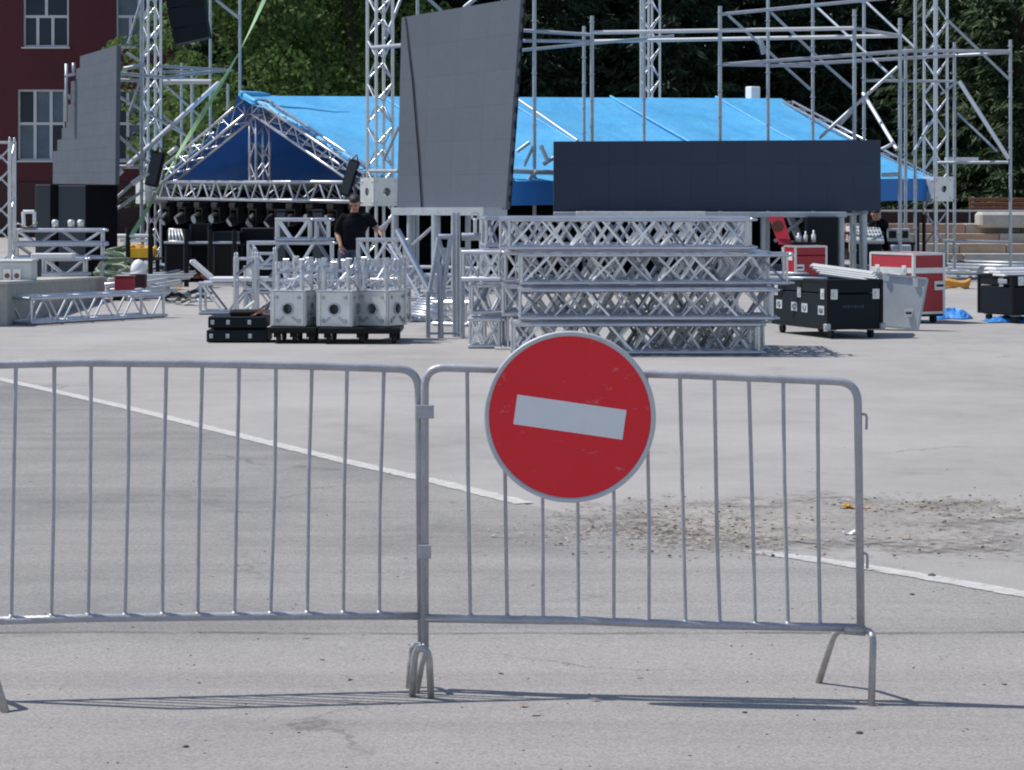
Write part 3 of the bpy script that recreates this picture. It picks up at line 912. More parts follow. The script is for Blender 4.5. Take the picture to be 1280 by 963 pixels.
def conifer_crown(seed, h, rad, mat, dens=1.0, z0=.3):
    g = np.random.default_rng(seed)
    C, Dd, Nn, L_, W_ = [], [], [], [], []
    z = z0
    while z < h - .3:
        t = z / h
        r = rad * (1 - t) ** .85 * g.uniform(.82, 1.1)
        nb = int(9 + 3 * g.random())
        for k in range(nb):
            a = 2 * PI * (k + g.random() * .8) / nb
            bl_ = r * g.uniform(.7, 1.12)
            ns = int(max(10, 30 * bl_ * dens))
            u = g.uniform(.12, 1, ns) ** .75
            drop = -.20 * bl_ * u ** 1.6 + .10 * bl_ * np.maximum(0, u - .75) * 2
            dirv = np.array([math.cos(a), math.sin(a), 0]); side = np.array([-math.sin(a), math.cos(a), 0])
            sw = g.normal(0, 1, ns) * .17 * bl_ * (1.1 - u * .8)
            c = dirv * (u * bl_)[:, None] + side * sw[:, None]
            c[:, 2] += z + drop + g.normal(0, .07, ns)
            d = unit(dirv * .8 + side * (np.sign(sw) * .7)[:, None] + g.normal(size=(ns, 3)) * .35 + np.array([0, 0, -.45]))
            n = unit(g.normal(size=(ns, 3)) * .5 + np.array([0, 0, 1.0]))
            C.append(c); Dd.append(d); Nn.append(n)
            L_.append(g.uniform(.25, .52, ns)); W_.append(g.uniform(.05, .12, ns))
        z += g.uniform(.26, .42)
    C, Dd, Nn = np.concatenate(C), np.concatenate(Dd), np.concatenate(Nn)
    V, Fc = cards(C, Dd, Nn, np.concatenate(L_), np.concatenate(W_))
    return mesh_np('conifer_crown', V, Fc, mat)
def trunk_mesh(seed, h, r, limbs, spread):
    rr = random.Random(seed)
    b = MB()
    pts = [Vector((rr.gauss(0, .05) * k, rr.gauss(0, .05) * k, h * k / 8)) for k in range(9)]
    b.sweep(pts, [r * (1.15 - k / 8) + .02 for k in range(9)], 8)
    for k in range(limbs):
        z = h * rr.uniform(.12, .8); a = rr.uniform(0, 2 * PI)
        p = Vector((0, 0, z)); q = p + Vector((math.cos(a), math.sin(a), rr.uniform(.1, .9))) * spread * rr.uniform(.5, .9) * (1 - z / h * .6)
        b.sweep([p, p.lerp(q, .5) + ZA * .1, q], [r * .35, r * .22, .02], 5)
    me = bpy.data.meshes.new('trunk'); me.from_pydata(b.v, [], b.f)
    me.polygons.foreach_set('use_smooth', b.sm); me.materials.append(M['bark'])
    return me
BRO = [(broad_crown(11 + k, 12.5 + k, 4.2, 17000), trunk_mesh(k, 11, .22, 14, 3.4)) for k in range(3)]
CON = [(conifer_crown(21 + k, 17 + k, 3.4, 'needle'), trunk_mesh(30 + k, 16, .24, 6, .8)) for k in range(3)]
PAL = [(conifer_crown(41 + k, 16 + k, 3.3, 'needle_pale', 1.1, .2), trunk_mesh(50 + k, 15, .24, 6, .8)) for k in range(2)]
def tree(name, kind, px, d, label, s=1.0, group='trees behind the stage', dz=0.0):
    cr, tr = kind
    t = thing(name, label, 'tree', (X(px, d), d, 0), group)
    c = link(bpy.data.objects.new('crown', cr), t); k = link(bpy.data.objects.new('trunk', tr), t)
    a = rnd.uniform(0, 2 * PI)
    for o in (c, k): o.rotation_euler = (0, 0, a); o.scale = (s, s, s * rnd.uniform(.95, 1.08))
    c.location.z = .3
for i, (px, d, lab) in enumerate(((322, 74, 'leafy green tree at the edge of the red building'), (372, 76, 'leafy green tree above the left end of the blue roof'),
                                  (432, 75, 'leafy green tree left of the truss tower beside the central screen'), (478, 79, 'dark leafy tree right behind the truss tower beside the central screen'))):
    tree('leafy_tree', BRO[i % 3], px, d, lab)
for i, (px, d, lab) in enumerate(((560, 78, 'dark conifer behind the tall central screen'), (668, 77, 'dark conifer just right of the tall central screen'),
        (752, 80, 'dark conifer above the middle of the blue roof'), (842, 77, 'dark conifer right of the rear truss tower'),
        (930, 80, 'dark conifer behind the white box on the roof ridge'), (1018, 78, 'dark conifer above the right end of the roof ridge'),
        (1105, 81, 'darkest conifer left of the right truss tower'))):
    tree('conifer', CON[i % 3], px, d, lab)
for i, (px, d, lab) in enumerate(((1205, 72, 'paler conifer just right of the right truss tower'), (1282, 70, 'paler conifer at the right edge of the photo'),
                                  (1240, 76, 'conifer in the gap behind the right hand scaffold bay'))):
    tree('conifer', PAL[i % 2], px, d, lab)
for i, px in enumerate(range(290, 1400, 74)):
    tree('conifer', CON[(i + 1) % 3], px + rnd.uniform(-15, 15), 87 + rnd.uniform(-1.5, 3), 'conifer of the dark rear row hidden mostly by nearer trees', 1.1, 'rear row of conifers')

# low shrubs and grass bank behind the steps are read through the trees
# ---------------------------------------------------------------- stone steps, wall, bench
SDp = 57.0
st = thing('stone_steps', 'flight of low pinkish stone steps at the right edge', 'steps', (X(1240, SDp), SDp, 0))
rows = [(330, 318), (318, 304), (304, 290), (290, 276)]
z = 0
for i in range(4):
    y0 = SDp + i * .55; z1 = .23 * (i + 1)
    x = X(1070, SDp)
    k = 0
    while x < X(1420, SDp):
        wdt = rnd.uniform(1.0, 1.5)
        m = MB(); jj = rnd.uniform(-.012, .012)
        m.abox(x + .008, x + wdt - .008, y0 + jj, y0 + .75, z1 - .23 + .004, z1, .012)
        m.build('stone_block', 'sandstone' if rnd.random() < .75 else 'pale_stone', st)
        x += wdt
tw = thing('terrace_wall', 'low dark brown board wall above the stone steps', 'wall', (X(1200, 60), 60, .92))
x = X(1040, 60)
while x < X(1450, 60):
    m = MB(); m.abox(x, x + .58, 60, 60.12, .5, 1.26 + rnd.uniform(-.01, .01), .008); m.build('panel', 'plinth', tw); x += .6
sb = MB()
c = P(1265, 283, 58.4)
sb.box((c.x, c.y, 1.02), XA, YA, ZA, .85, .35, .19, .07)
tag(sb.build('stone_slab', 'pale_stone'), 'rounded pale stone slab lying on the top step at the right', 'stone')
rl = thing('railing', 'thin grey pipe railing along the top of the steps', 'railing', (X(1200, 59.5), 59.5, .9))
pipe(rl, 'top_rail', P(1090, 264, 59.5), P(1400, 264, 59.5), .025, 'galv')
for px in (1100, 1160, 1212, 1227, 1290, 1350):
    pipe(rl, 'post', Vector((X(px, 59.5), 59.5, .9)), P(px, 264, 59.5), .022, 'galv')
bn = thing('slatted_bench', 'brown wooden slatted bench back above the terrace wall at the right', 'bench', (X(1260, 62), 62, 0))
for k in range(4):
    z0 = Z(269, 62) + k * .115
    m = MB(); m.abox(X(1212, 62), X(1340, 62), 62 + k * .03, 62.05 + k * .03, z0 + .006, z0 + .10, .008); m.build('slat', 'wood', bn)
for px in (1216, 1290):
    m = MB(); m.abox(X(px, 62), X(px, 62) + .06, 62.1, 62.2, .9, Z(246, 62)); m.build('leg', 'galv', bn)
m = MB(); m.abox(X(1212, 62), X(1340, 62), 61.5, 61.98, 1.05, 1.10, .008); m.build('seat', 'wood', bn)
tag(sheet('terrace', [(X(1020, 60.1), 60.12), (X(1500, 60.1), 60.12), (X(1500, 70), 74), (X(1020, 70), 74)], .9, 'plaza'), kind='structure')

# ================================================================== STAGE ROOF AND TOWERS
TC, TR = Vector((-2.42, 44, 0)), Vector((9.0, 51, 0))
UA = (TR - TC).normalized()                     # along the ridge, to the right
VA = Vector((-UA.y, UA.x, 0))                   # across, away and to the left
TW = 10.6
TL, TB = TC + VA * TW, TR + VA * TW
EZ = 1.76
def RZ(t): return 3.62 + .22 * t                # ridge height along the roof
LU = (TR - TC).length
roof = thing('stage_roof', 'blue canopied stage roof lowered between four truss towers', 'stage roof', TC + VA * TW / 2)
def roof_pt(t, s):
    """t along the ridge 0..1, s across: 0 near eave, .5 ridge, 1 far eave"""
    base = TC + UA * (LU * t) + VA * (TW * s)
    h = 1 - abs(s - .5) * 2
    zz = (EZ + .10 * t) + (RZ(t) - EZ - .10 * t) * h
    zz -= .10 * math.sin(h * PI) * (0.6 + .4 * math.sin(t * 26))       # membrane sags between rafters
    return Vector((base.x, base.y, zz + .02 + .10 * (1 - h)))
bays = [-.03, .215, .43, .645, .86, 1.0]
for side in (0, 1):
    for i in range(5):
        m = MB(); nu, nv = 10, 12; vs = []
        for a in range(nu + 1):
            for b in range(nv + 1):
                t = bays[i] + (bays[i + 1] - bays[i]) * a / nu
                s = .5 * b / nv if side == 0 else 1 - .5 * b / nv
                h_ = 1 - abs(s - .5) * 2
                if i == 0: t += .032 * (1 - h_ ** 5) * (1 - a / nu)
                p = roof_pt(t, s)
                p.z += .03 * math.sin(t * 71 + s * 9) * math.sin(s * 6.28) - .05 * math.sin(a / nu * PI) * math.sin(s * 2 * PI if s < .5 else (1 - s) * 2 * PI)
                if i == 0 and a < 3 and side == 0:
                    p.z += .05 * math.sin(b * 2.1 + a) * (3 - a) / 3
                    p += UA * (-.02 + .06 * math.sin(b * 1.7)) * (3 - a) / 3
                vs.append(p)
        m.add(vs, [(a * (nv + 1) + b, (a + 1) * (nv + 1) + b, (a + 1) * (nv + 1) + b + 1, a * (nv + 1) + b + 1) for a in range(nu) for b in range(nv)], True)
        if side: m.f = [f[::-1] for f in m.f]
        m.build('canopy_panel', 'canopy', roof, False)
# seam ropes between the panels, gathered canvas at the gable edge
for t in bays[1:-1]:
    m = MB(); m.sweep([roof_pt(t, .5 * k / 10) + ZA * .03 for k in range(11)], .028, 6); m.build('seam', 'canopy', roof)
m = MB(); m.sweep([roof_pt(-.026 * (k / 14) ** 5 + .006, .5 * k / 14) + ZA * (.02 + .05 * math.sin(k * 2.2)) for k in range(15)], [.055 + .03 * math.sin(k * 1.9) for k in range(15)], 8)
m.build('rolled_edge', 'canopy', roof)
m = MB(); m.sweep([roof_pt(-.026 + .05 * k / 5, .5) + ZA * .03 for k in range(6)], [.07, .07, .06, .06, .04, .02], 8); m.build('rolled_edge', 'canopy', roof)
# valance along the near and right eaves
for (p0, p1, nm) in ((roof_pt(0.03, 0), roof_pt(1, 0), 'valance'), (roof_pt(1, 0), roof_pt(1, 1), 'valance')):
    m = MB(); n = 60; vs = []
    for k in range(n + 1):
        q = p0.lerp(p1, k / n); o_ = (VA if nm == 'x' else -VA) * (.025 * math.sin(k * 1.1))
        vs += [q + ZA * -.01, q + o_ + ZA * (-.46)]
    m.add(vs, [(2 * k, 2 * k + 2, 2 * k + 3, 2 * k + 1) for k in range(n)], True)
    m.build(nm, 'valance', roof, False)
# small white box on the ridge
m = MB(); c = P(941, 117, 56.5); m.box(c, UA, VA, ZA, .13, .13, .16, .02); m.build('ridge_box', 'white_plastic', roof)
# trusses that carry the canopy
def span(name, a, b, w, h, step=.42, rc=.03, rd=.016, faces=(0, 1, 2, 3)):
    ax = (b - a); L = ax.length; ax.normalize()
    wa = (ax.cross(ZA) if abs(ax.z) < .99 else UA.copy()).normalized(); wb = wa.cross(ax).normalized()
    return truss_part(roof, name, a, ax, L, wa, wb, w, h, step, rc, rd, faces=faces)
gz0, gz1 = 1.53, 1.86
zc = (gz0 + gz1) / 2
def at(p, z): return Vector((p.x, p.y, z))
gi = .28
span('gable_truss', at(TL - VA * gi, zc + .04), at(TC + VA * gi, zc), .20, gz1 - gz0 + .03, .34, .036, .022, faces=(1,))
span('eave_truss', at(TC + UA * gi + VA * .32, zc - .02), at(TR - UA * gi + VA * .32, zc + .04), .28, .28, .5)
span('rear_eave_truss', at(TL + UA * gi, zc), at(TB - UA * gi, zc), .33, .33, .5)
MG = TC + VA * TW / 2
span('rafter_truss', at(TC + VA * .35, EZ + .12), at(MG - VA * .18, RZ(0) - .20), .30, .30, .40)
span('rafter_truss', at(TL - VA * .35, EZ + .12), at(MG + VA * .18, RZ(0) - .20), .30, .30, .40)
m_r = MG + UA * LU
span('rafter_truss', at(TR + VA * .35, EZ + .15), at(m_r - VA * .18, RZ(1) - .2), .30, .30, .40)
span('rafter_truss', at(TB - VA * .35, EZ + .15), at(m_r + VA * .18, RZ(1) - .2), .30, .30, .40)
span('ridge_truss', at(MG, RZ(0) - .22), at(m_r, RZ(1) - .3), .30, .30, .5)
span('king_post', at(MG + UA * .1, gz1 + .03), at(MG + UA * .1, RZ(0) - .4), .30, .30, .42)

def tower(base, h, half, label, block_z, name='truss_tower', blk=True):
    t = thing(name, label, 'truss tower', base, 'aluminium towers at the corners of the stage roof')
    truss(t, base + ZA * .12, ZA, h, UA, VA, half * 2, half * 2, .40, .031, .0165)
    m = MB(); m.box(base + ZA * .06, UA, VA, ZA, .42, .42, .05, .01); m.build('base_plate', 'alu_plate', t)
    for q in (UA, -UA, VA, -VA):
        pipe(t, 'outrigger', base + ZA * .12 + q * .3, base + ZA * .08 + q * 1.15, .03, 'alu')
    if blk: sleeve(base, block_z, t)
    return t
def sleeve(base, z, t):
    """box of plates that rides on the tower and carries the roof"""
    h = .26; w = .26
    for n_, s_ in ((UA, VA), (-UA, VA), (VA, UA), (-VA, UA)):
        m = MB(); c = base + ZA * z + n_ * w
        # plate with a round hole, made of a ring inside a square frame
        k = 24; vs = []; fs = []
        for off in (0, .012):
            for i in range(k):
                a = 2 * PI * i / k
                ca, sa = math.cos(a), math.sin(a)
                e = 1 / max(abs(ca), abs(sa))
                vs.append(c + n_ * off + s_ * (ca * e * (w - .002)) + ZA * (sa * e * h))
            for i in range(k):
                a = 2 * PI * i / k
                vs.append(c + n_ * off + s_ * (math.cos(a) * .075) + ZA * (math.sin(a) * .075))
        for i in range(k):
            j = (i + 1) % k
            fs += [(i, j, k + j, k + i), (2 * k + i, 3 * k + i, 3 * k + j, 2 * k + j), (i, 2 * k + i, 2 * k + j, j), (k + i, k + j, 3 * k + j, 3 * k + i)]
        m.add(vs, fs)
        for sx in (-1, 1):
            for sz in (-1, 1):
                m.disc(c + n_ * .02 + s_ * sx * .19 + ZA * sz * .19, n_, .022, .02, 8)
        m.build('sleeve_plate', 'alu_plate', t)
tower(TC, 8.8, .17, 'aluminium truss tower just left of the tall central screen', 1.70)
tower(TR, 9.6, .17, 'aluminium truss tower rising in front of the conifers at the right', 1.76)
tower(TL, 9.8, .15, 'aluminium truss tower at the left in front of the red building', 1.70)
tower(TB, 10.8, .17, 'aluminium truss tower seen behind the blue roof ridge', 1.70)

# black sheets added inside and behind the stage to darken its interior
bd = thing('stage_dark_backing', 'black sheets added under the blue roof to darken the stage interior', 'backdrop', TB - UA * 3)
def cloth(root, name, a, b, z0, z1, amp=.05, freq=9.0, mat='black_cloth'):
    m = MB(); L = (b - a).length; n = max(8, int(L * 6)); d = (b - a).normalized(); nr = Vector((-d.y, d.x, 0)); vs = []
    for k in range(n + 1):
        q = a.lerp(b, k / n); w = amp * math.sin(k / n * L * freq) + amp * .5 * math.sin(k * 2.7)
        vs += [at(q + nr * w, z1), at(q + nr * w * 1.2, z0)]
    m.add(vs, [(2 * k, 2 * k + 1, 2 * k + 3, 2 * k + 2) for k in range(n)], True)
    return m.build(name, mat, root, False)
cloth(bd, 'rear_dark_sheet', TL + VA * .3, TB + VA * .3, .02, 1.75)
cloth(bd, 'side_dark_sheet', TB + UA * .2 - VA * .3, TR + UA * .2 + VA * 5.5, .02, 1.75)
cloth(bd, 'inner_dark_sheet', TC + UA * 2.0 + VA * 2.2, TC + UA * 8.2 + VA * 2.2, .02, 1.70)

# moving lights on the gable truss
LG = 'moving lights hanging in a row from the low stage truss'
def moving_light(p, i, tilt):
    t = thing('moving_light', ORD[i] + ' black moving light from the left under the low stage truss', 'stage light', p, LG)
    m = MB(); m.box(p + ZA * -.09, VA, UA, ZA, .15, .12, .06, .02); m.build('base', 'black', t)
    m = MB()
    for s in (-1, 1): m.box(p + VA * s * .17 + ZA * -.28, VA, UA, ZA, .025, .07, .15, .012)
    m.box(p + ZA * -.165, VA, UA, ZA, .19, .07, .02, .01)
    m.build('yoke', 'black', t)
    d = (-UA * math.cos(tilt) + VA * rnd.uniform(-.3, .3) - ZA * math.sin(tilt)).normalized()
    c = p + ZA * -.34
    m = MB(); m.sweep([c - d * .17, c - d * .15, c + d * .08, c + d * .19, c + d * .20], [.06, .12, .125, .10, .095], 14); m.build('head', 'black', t)
    m = MB(); m.disc(c + d * .203, d, .088, .008, 18); m.build('lens', 'lens', t)
for i in range(11):
    p = TL - VA * (.9 + i * .88)
    moving_light(at(p, gz0 - .02), i, rnd.uniform(-.1, .7))
# ================================================================== LED SCREENS
def led(root, tl, tr, br, bl_, nx, ny, mat, skip=None, th=.09):
    """screen of cabinets, each a part, between four corners"""
    nrm = (tr - tl).cross(bl_ - tl).normalized()
    if nrm.y > 0: nrm = -nrm
    def q(u, v): return tl.lerp(tr, u).lerp(bl_.lerp(br, u), v)
    for j in range(ny):
        for i in range(nx):
            if skip and skip(i, j): continue
            g = .0012
            u0, u1 = i / nx, (i + 1) / nx; v0, v1 = j / ny, (j + 1) / ny
            a, b, c, d = q(u0, v0), q(u1, v0), q(u1, v1), q(u0, v1)
            ce = (a + b + c + d) / 4
            a, b, c, d = [p + (ce - p).normalized() * g for p in (a, b, c, d)]
            m = MB(); m.hexa([d - nrm * th, c - nrm * th, c, d, a - nrm * th, b - nrm * th, b, a])
            m.build('led_cabinet', mat, root)
    m = MB(); e = .004 if not skip else .0
    if not skip:
        bk = [q(.004, .996), q(.996, .996), q(.996, .004), q(.004, .004)]
        m.hexa([bk[0] - nrm * .13, bk[1] - nrm * .13, bk[1] - nrm * (th + .002), bk[0] - nrm * (th + .002), bk[3] - nrm * .13, bk[2] - nrm * .13, bk[2] - nrm * (th + .002), bk[3] - nrm * (th + .002)])
        m.build('seam_light_block', 'black', root)  # unseen black box added to block light through the cabinet seams
    return nrm, q

# tall central screen, turned to the left
c_tl, c_tr, c_br, c_bl = P(502, 22, 42.4), P(651, -3, 40.2), P(632, 262, 40.2), P(496, 259, 42.4)
cs = thing('led_screen', 'tall grey led screen standing in the centre above the trolleys', 'led screen', c_bl.lerp(c_br, .5), 'led screens round the stage')
n_c, q_c = led(cs, c_tl, c_tr, c_br, c_bl, 4, 6, 'led_face')
m = MB(); m.sweep([q_c(.035, .0) + n_c * .02, q_c(.12, .34) + n_c * .02, q_c(.20, .74) + n_c * .02, q_c(.245, 1.0) + n_c * .02], .012, 6); m.build('cable', 'black', cs)
m = MB()
for v in (.05, .3, .55, .8, .97):
    m.tube(q_c(.02, v) - n_c * .14, q_c(.98, v) - n_c * .14, .03, 6)
m.build('back_rail', 'galv', cs)
m = MB()
for k in range(14):
    c = q_c(1.0, .04 + k * .07) - n_c * .10
    m.box(c, XA, YA, ZA, .014, .05, .04 + .015 * (k % 3), .008)
m.build('connector', 'black', cs)

# wide dark screen on the right
w_tl, w_tr, w_br, w_bl = P(692, 177, 45.0), P(1101, 175, 45.4), P(1101, 264, 45.4), P(692, 264, 45.0)
ws = thing('led_screen', 'long low dark navy led screen on the right of the stage', 'led screen', w_bl.lerp(w_br, .5), 'led screens round the stage')
n_w, q_w = led(ws, w_tl, w_tr, w_br, w_bl, 12, 3, 'led_face_shaded')

# stepped screen on the left
l_tl, l_tr, l_br, l_bl = P(66, 58, 47.6), P(146, 57, 45.6), P(144, 231, 45.6), P(66, 230, 47.6)
l_tl.z += .05
ls = thing('led_screen', 'grey led screen with a stepped left edge in front of the red building', 'led screen', l_bl.lerp(l_br, .5), 'led screens round the stage')
step_cols = [6, 6, 4, 4, 3, 2, 2, 1, 1, 0, 0, 0]
# top edge slopes like the photograph
l_tl = P(67, 80, 47.6)
led(ls, l_tl, l_tr, l_br, l_bl, 14, 11, 'led_face', lambda i, j: i < [6, 5, 4, 4, 3, 3, 2, 1, 0, 0, 0][j])
fr = MB()
for a, b in (((83, 80), (83, 152)), ((92, 79), (92, 95)), ((81, 95), (99, 92)), ((86, 118), (88, 124))):
    fr.tube(P(*a, 46.9), P(*b, 46.9), .035, 6)
fr.build('frame', 'galv', ls)
# dark panels under the stepped screen
pn = thing('dark_panel_row', 'dark grey and black panels standing under the stepped left screen', 'panels', (X(95, 46.5), 46.5, 0))
for (xa, xb, ya, mt) in ((44, 63, 231, 'skirt_panel'), (63.5, 72, 231, 'black_cloth'), (72.5, 107, 232, 'skirt_panel'), (107.5, 146, 232, 'black_cloth')):
    m = MB(); m.abox(X(xa, 46.5), X(xb, 46.5), 46.5 + rnd.uniform(-.02, .02), 46.6, .02, Z(ya, 46.5), .01); m.build('panel', mt, pn)
m = MB(); m.abox(X(107, 46.5), X(146, 46.5), 46.7, 46.8, .02, .6); m.build('panel', 'black_cloth', pn)

# platforms under the screens
pf = thing('screen_platform', 'grey steel platform on legs under the tall central screen', 'platform', (X(560, 45.2), 45.2, 0), 'platforms carrying the led screens')
m = MB()
pa, pb, pc_, pd_ = P(489, 262, 42.3), P(604, 262, 39.9), P(634, 263, 40.3), P(528, 262, 43.4)
m.hexa([p + ZA * -.10 for p in (pa, pb, pc_, pd_)] + [p + ZA * .035 for p in (pa, pb, pc_, pd_)]); m.build('deck', 'galv', pf)
for (px, d, r) in ((494, 42.3, .06), (512, 42.0, .05), (545, 41.2, .08), (516, 42.9, .05), (567, 40.8, .045), (605, 40.0, .08), (630, 40.4, .05), (585, 41.9, .05)):
    b = Vector((X(px, d), d, 0)); pipe(pf, 'leg', b, at(b, Z(262, d) - .08), r, 'galv')
    m = MB(); m.box(b + ZA * .02, XA, YA, ZA, .12, .12, .02, .005); m.build('base_plate', 'galv', pf)
for a, b in ((P(494, 334, 42.3), P(545, 334, 41.2)), (P(545, 334, 41.2), P(605, 336, 40)), (P(516, 306, 41.9), P(543, 282, 41.2)), (P(470, 290, 42.6), P(492, 272, 42.3)), (P(608, 295, 40.1), P(628, 274, 40.4))):
    pipe(pf, 'brace', a, b, .03, 'galv')
pf2 = thing('screen_platform', 'pale steel beam on legs under the long dark screen', 'platform', (X(900, 45.9), 45.9, 0), 'platforms carrying the led screens')
m = MB(); m.abox(X(692, 45), X(1056, 45), 44.72, 45.3, Z(272, 45), Z(265, 45) , .01); m.build('beam', 'galv', pf2)
m = MB(); m.abox(X(720, 44.6), X(882, 44.6), 44.55, 44.70, Z(271, 44.6), Z(264.5, 44.6), .01); m.build('plank', 'alu_plate', pf2)
for (px, d, r) in ((1050, 44.9, .085), (1079, 45.5, .075), (1064, 45.7, .03), (860, 45, .07), (740, 45, .07), (955, 45, .07), (1011, 45.8, .05)):
    b = Vector((X(px, d), d, 0)); pipe(pf2, 'leg', b, at(b, Z(268, d)), r, 'galv')
for a, b in ((P(968, 302, 45), P(1006, 272, 45)), (P(985, 271, 45.1), P(999, 306, 45.1)), (P(990, 271, 45.2), P(1004, 306, 45.2)), (P(1057, 268, 45.4), P(1084, 266, 45.6))):
    pipe(pf2, 'brace', a, b, .035, 'galv')

# ================================================================== SCAFFOLDING
def scaffold(label, base, items, mat='galv'):
    t = thing('scaffold', label, 'scaffold', base, 'pipe scaffolds holding the screens')
    for it in items:
        nm, x0, y0, x1, y1, d0, d1, r = it[:8]
        a, b = P(x0, y0, d0), P(x1, y1, d1)
        if nm == 'standard' and y1 > 900: b = Vector((a.x, d1, .02))
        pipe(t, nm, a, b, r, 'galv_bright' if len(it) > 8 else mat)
        if nm == 'standard':
            zc_ = a.z - .35
            m = None
    return t
S = 'standard'; Lg = 'ledger'; Br = 'brace'
def rosettes(t, sts, r=.055):
    """couplers at half metre steps on the standards"""
    for (x0, y0, d) in sts:
        a = P(x0, y0, d); z = a.z - .12
        m = MB()
        while z > .3:
            m.disc((a.x, a.y, z), ZA, r, .012, 8); z -= .5
        tag(m.build('rosette', 'galv', t), kind='stuff')
DF, DK = 46.0, 47.6
r1 = .032
sts = [(740, 20, DF), (730, 33, DK), (900, 8, DF), (960, -14, DF + .4), (1068, 12, DF), (1125, 23, DF), (805, -10, DK), (1080, -4, DK), (1016, -12, DK), (1144, -12, DF + .6), (1132, 60, DK), (1193, 53, DK), (1263, 50, DK - .6), (668, -14, DF)]
items = [(S, x, y, x, 999, d, d, r1 * (1.15 if d == DF else 1)) for x, y, d in sts]
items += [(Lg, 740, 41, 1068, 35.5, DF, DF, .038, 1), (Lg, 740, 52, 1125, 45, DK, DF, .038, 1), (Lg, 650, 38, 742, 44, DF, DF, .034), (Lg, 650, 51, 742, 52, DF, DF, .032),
          (Lg, 652, 63, 842, 45, DF, DK, .03), (Lg, 1068, 35.5, 1125, 45, DF, DF, .034),
          (Lg, 902, 18, 1108, -2, DF, DF + .6, .034), (Lg, 903, 81, 1142, 63.5, DF, DF + .6, .036), (Lg, 1142, 63.5, 1264, 64.5, DF + .6, DK - .6, .034), (Lg, 963, 82.5, 1193, 69.5, DF + .4, DK, .034), (Lg, 1193, 69.5, 1262, 66, DK, DK - .6, .03),
          (Lg, 903, 81, 1018, 83, DF, DK, .03), (Lg, 1080, 101, 1196, 102, DK, DK, .03), (Lg, 1172, 203.5, 1261, 203, DK, DK - .6, .03), (Lg, 1180, 301, 1262, 303, DK, DK, .03),
          (Lg, 640, 214, 694, 216, DF - .3, DF, .05), (Lg, 1102, 219, 1125, 218, DF, DF, .04),
          (Br, 910, 19, 1013, 112, DF, DK, .028), (Br, 964, 16, 1033, 82, DF + .4, DK, .028), (Br, 1021, 9, 1118, 99, DK, DF, .028), (Br, 1081, 1, 1145, 61, DK, DF + .6, .028),
          (Br, 1033, 82, 1066, 111, DK, DK, .028), (Br, 1024, 173, 1122, 84, DF, DF, .032), (Br, 1050, 156, 1068, 136, DF + .1, DF + .1, .03),
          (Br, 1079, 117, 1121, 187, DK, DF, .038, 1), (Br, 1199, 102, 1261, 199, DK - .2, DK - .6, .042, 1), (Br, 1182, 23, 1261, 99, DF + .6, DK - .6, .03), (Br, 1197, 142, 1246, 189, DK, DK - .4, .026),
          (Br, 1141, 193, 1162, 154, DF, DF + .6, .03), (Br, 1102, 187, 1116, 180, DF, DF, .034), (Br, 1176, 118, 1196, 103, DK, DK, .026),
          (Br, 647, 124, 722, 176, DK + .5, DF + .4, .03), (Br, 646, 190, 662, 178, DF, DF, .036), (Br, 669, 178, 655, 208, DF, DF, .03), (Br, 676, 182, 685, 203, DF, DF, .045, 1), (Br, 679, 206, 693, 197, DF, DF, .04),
          (Br, 645, 240, 671, 214, DF, DF - .2, .035), (Br, 950, 48, 955, 68, DF + .5, DF + .5, .05)]
rs = scaffold('grey pipe scaffold behind the long dark screen at the right', (X(950, 48), 48, 0), items)
rosettes(rs, sts)
m = MB(); m.abox(X(1183, 48.8), X(1222, 48.8), 48.7, 49.0, Z(200, 48.8) - .03, Z(200, 48.8) + .05); m.build('plank', 'alu_plate', rs)
# small pipes sticking up and a clamp behind the central screen
sts2 = [(522, -14, 44.6), (484, -14, 45)]
it2 = [(S, 522, -14, 522, 999, 44.6, 44.6, r1), (Br, 481, 50, 502, -4, 44.2, 44.6, .03), (Lg, 466, 60, 503, 57, 43.5, 42.5, .04), (Lg, 462, 214, 498, 214, 43.5, 42.5, .034),
       (Br, 480, 200, 498, 160, 43.6, 42.6, .028), (Br, 530, -6, 552, 14, 44.6, 44.6, .03), (Br, 580, 10, 597, -4, 44.4, 44.4, .04)]
s2 = scaffold('few grey scaffold pipes bracing the tall central screen from behind', (X(520, 44.6), 44.6, 0), it2)
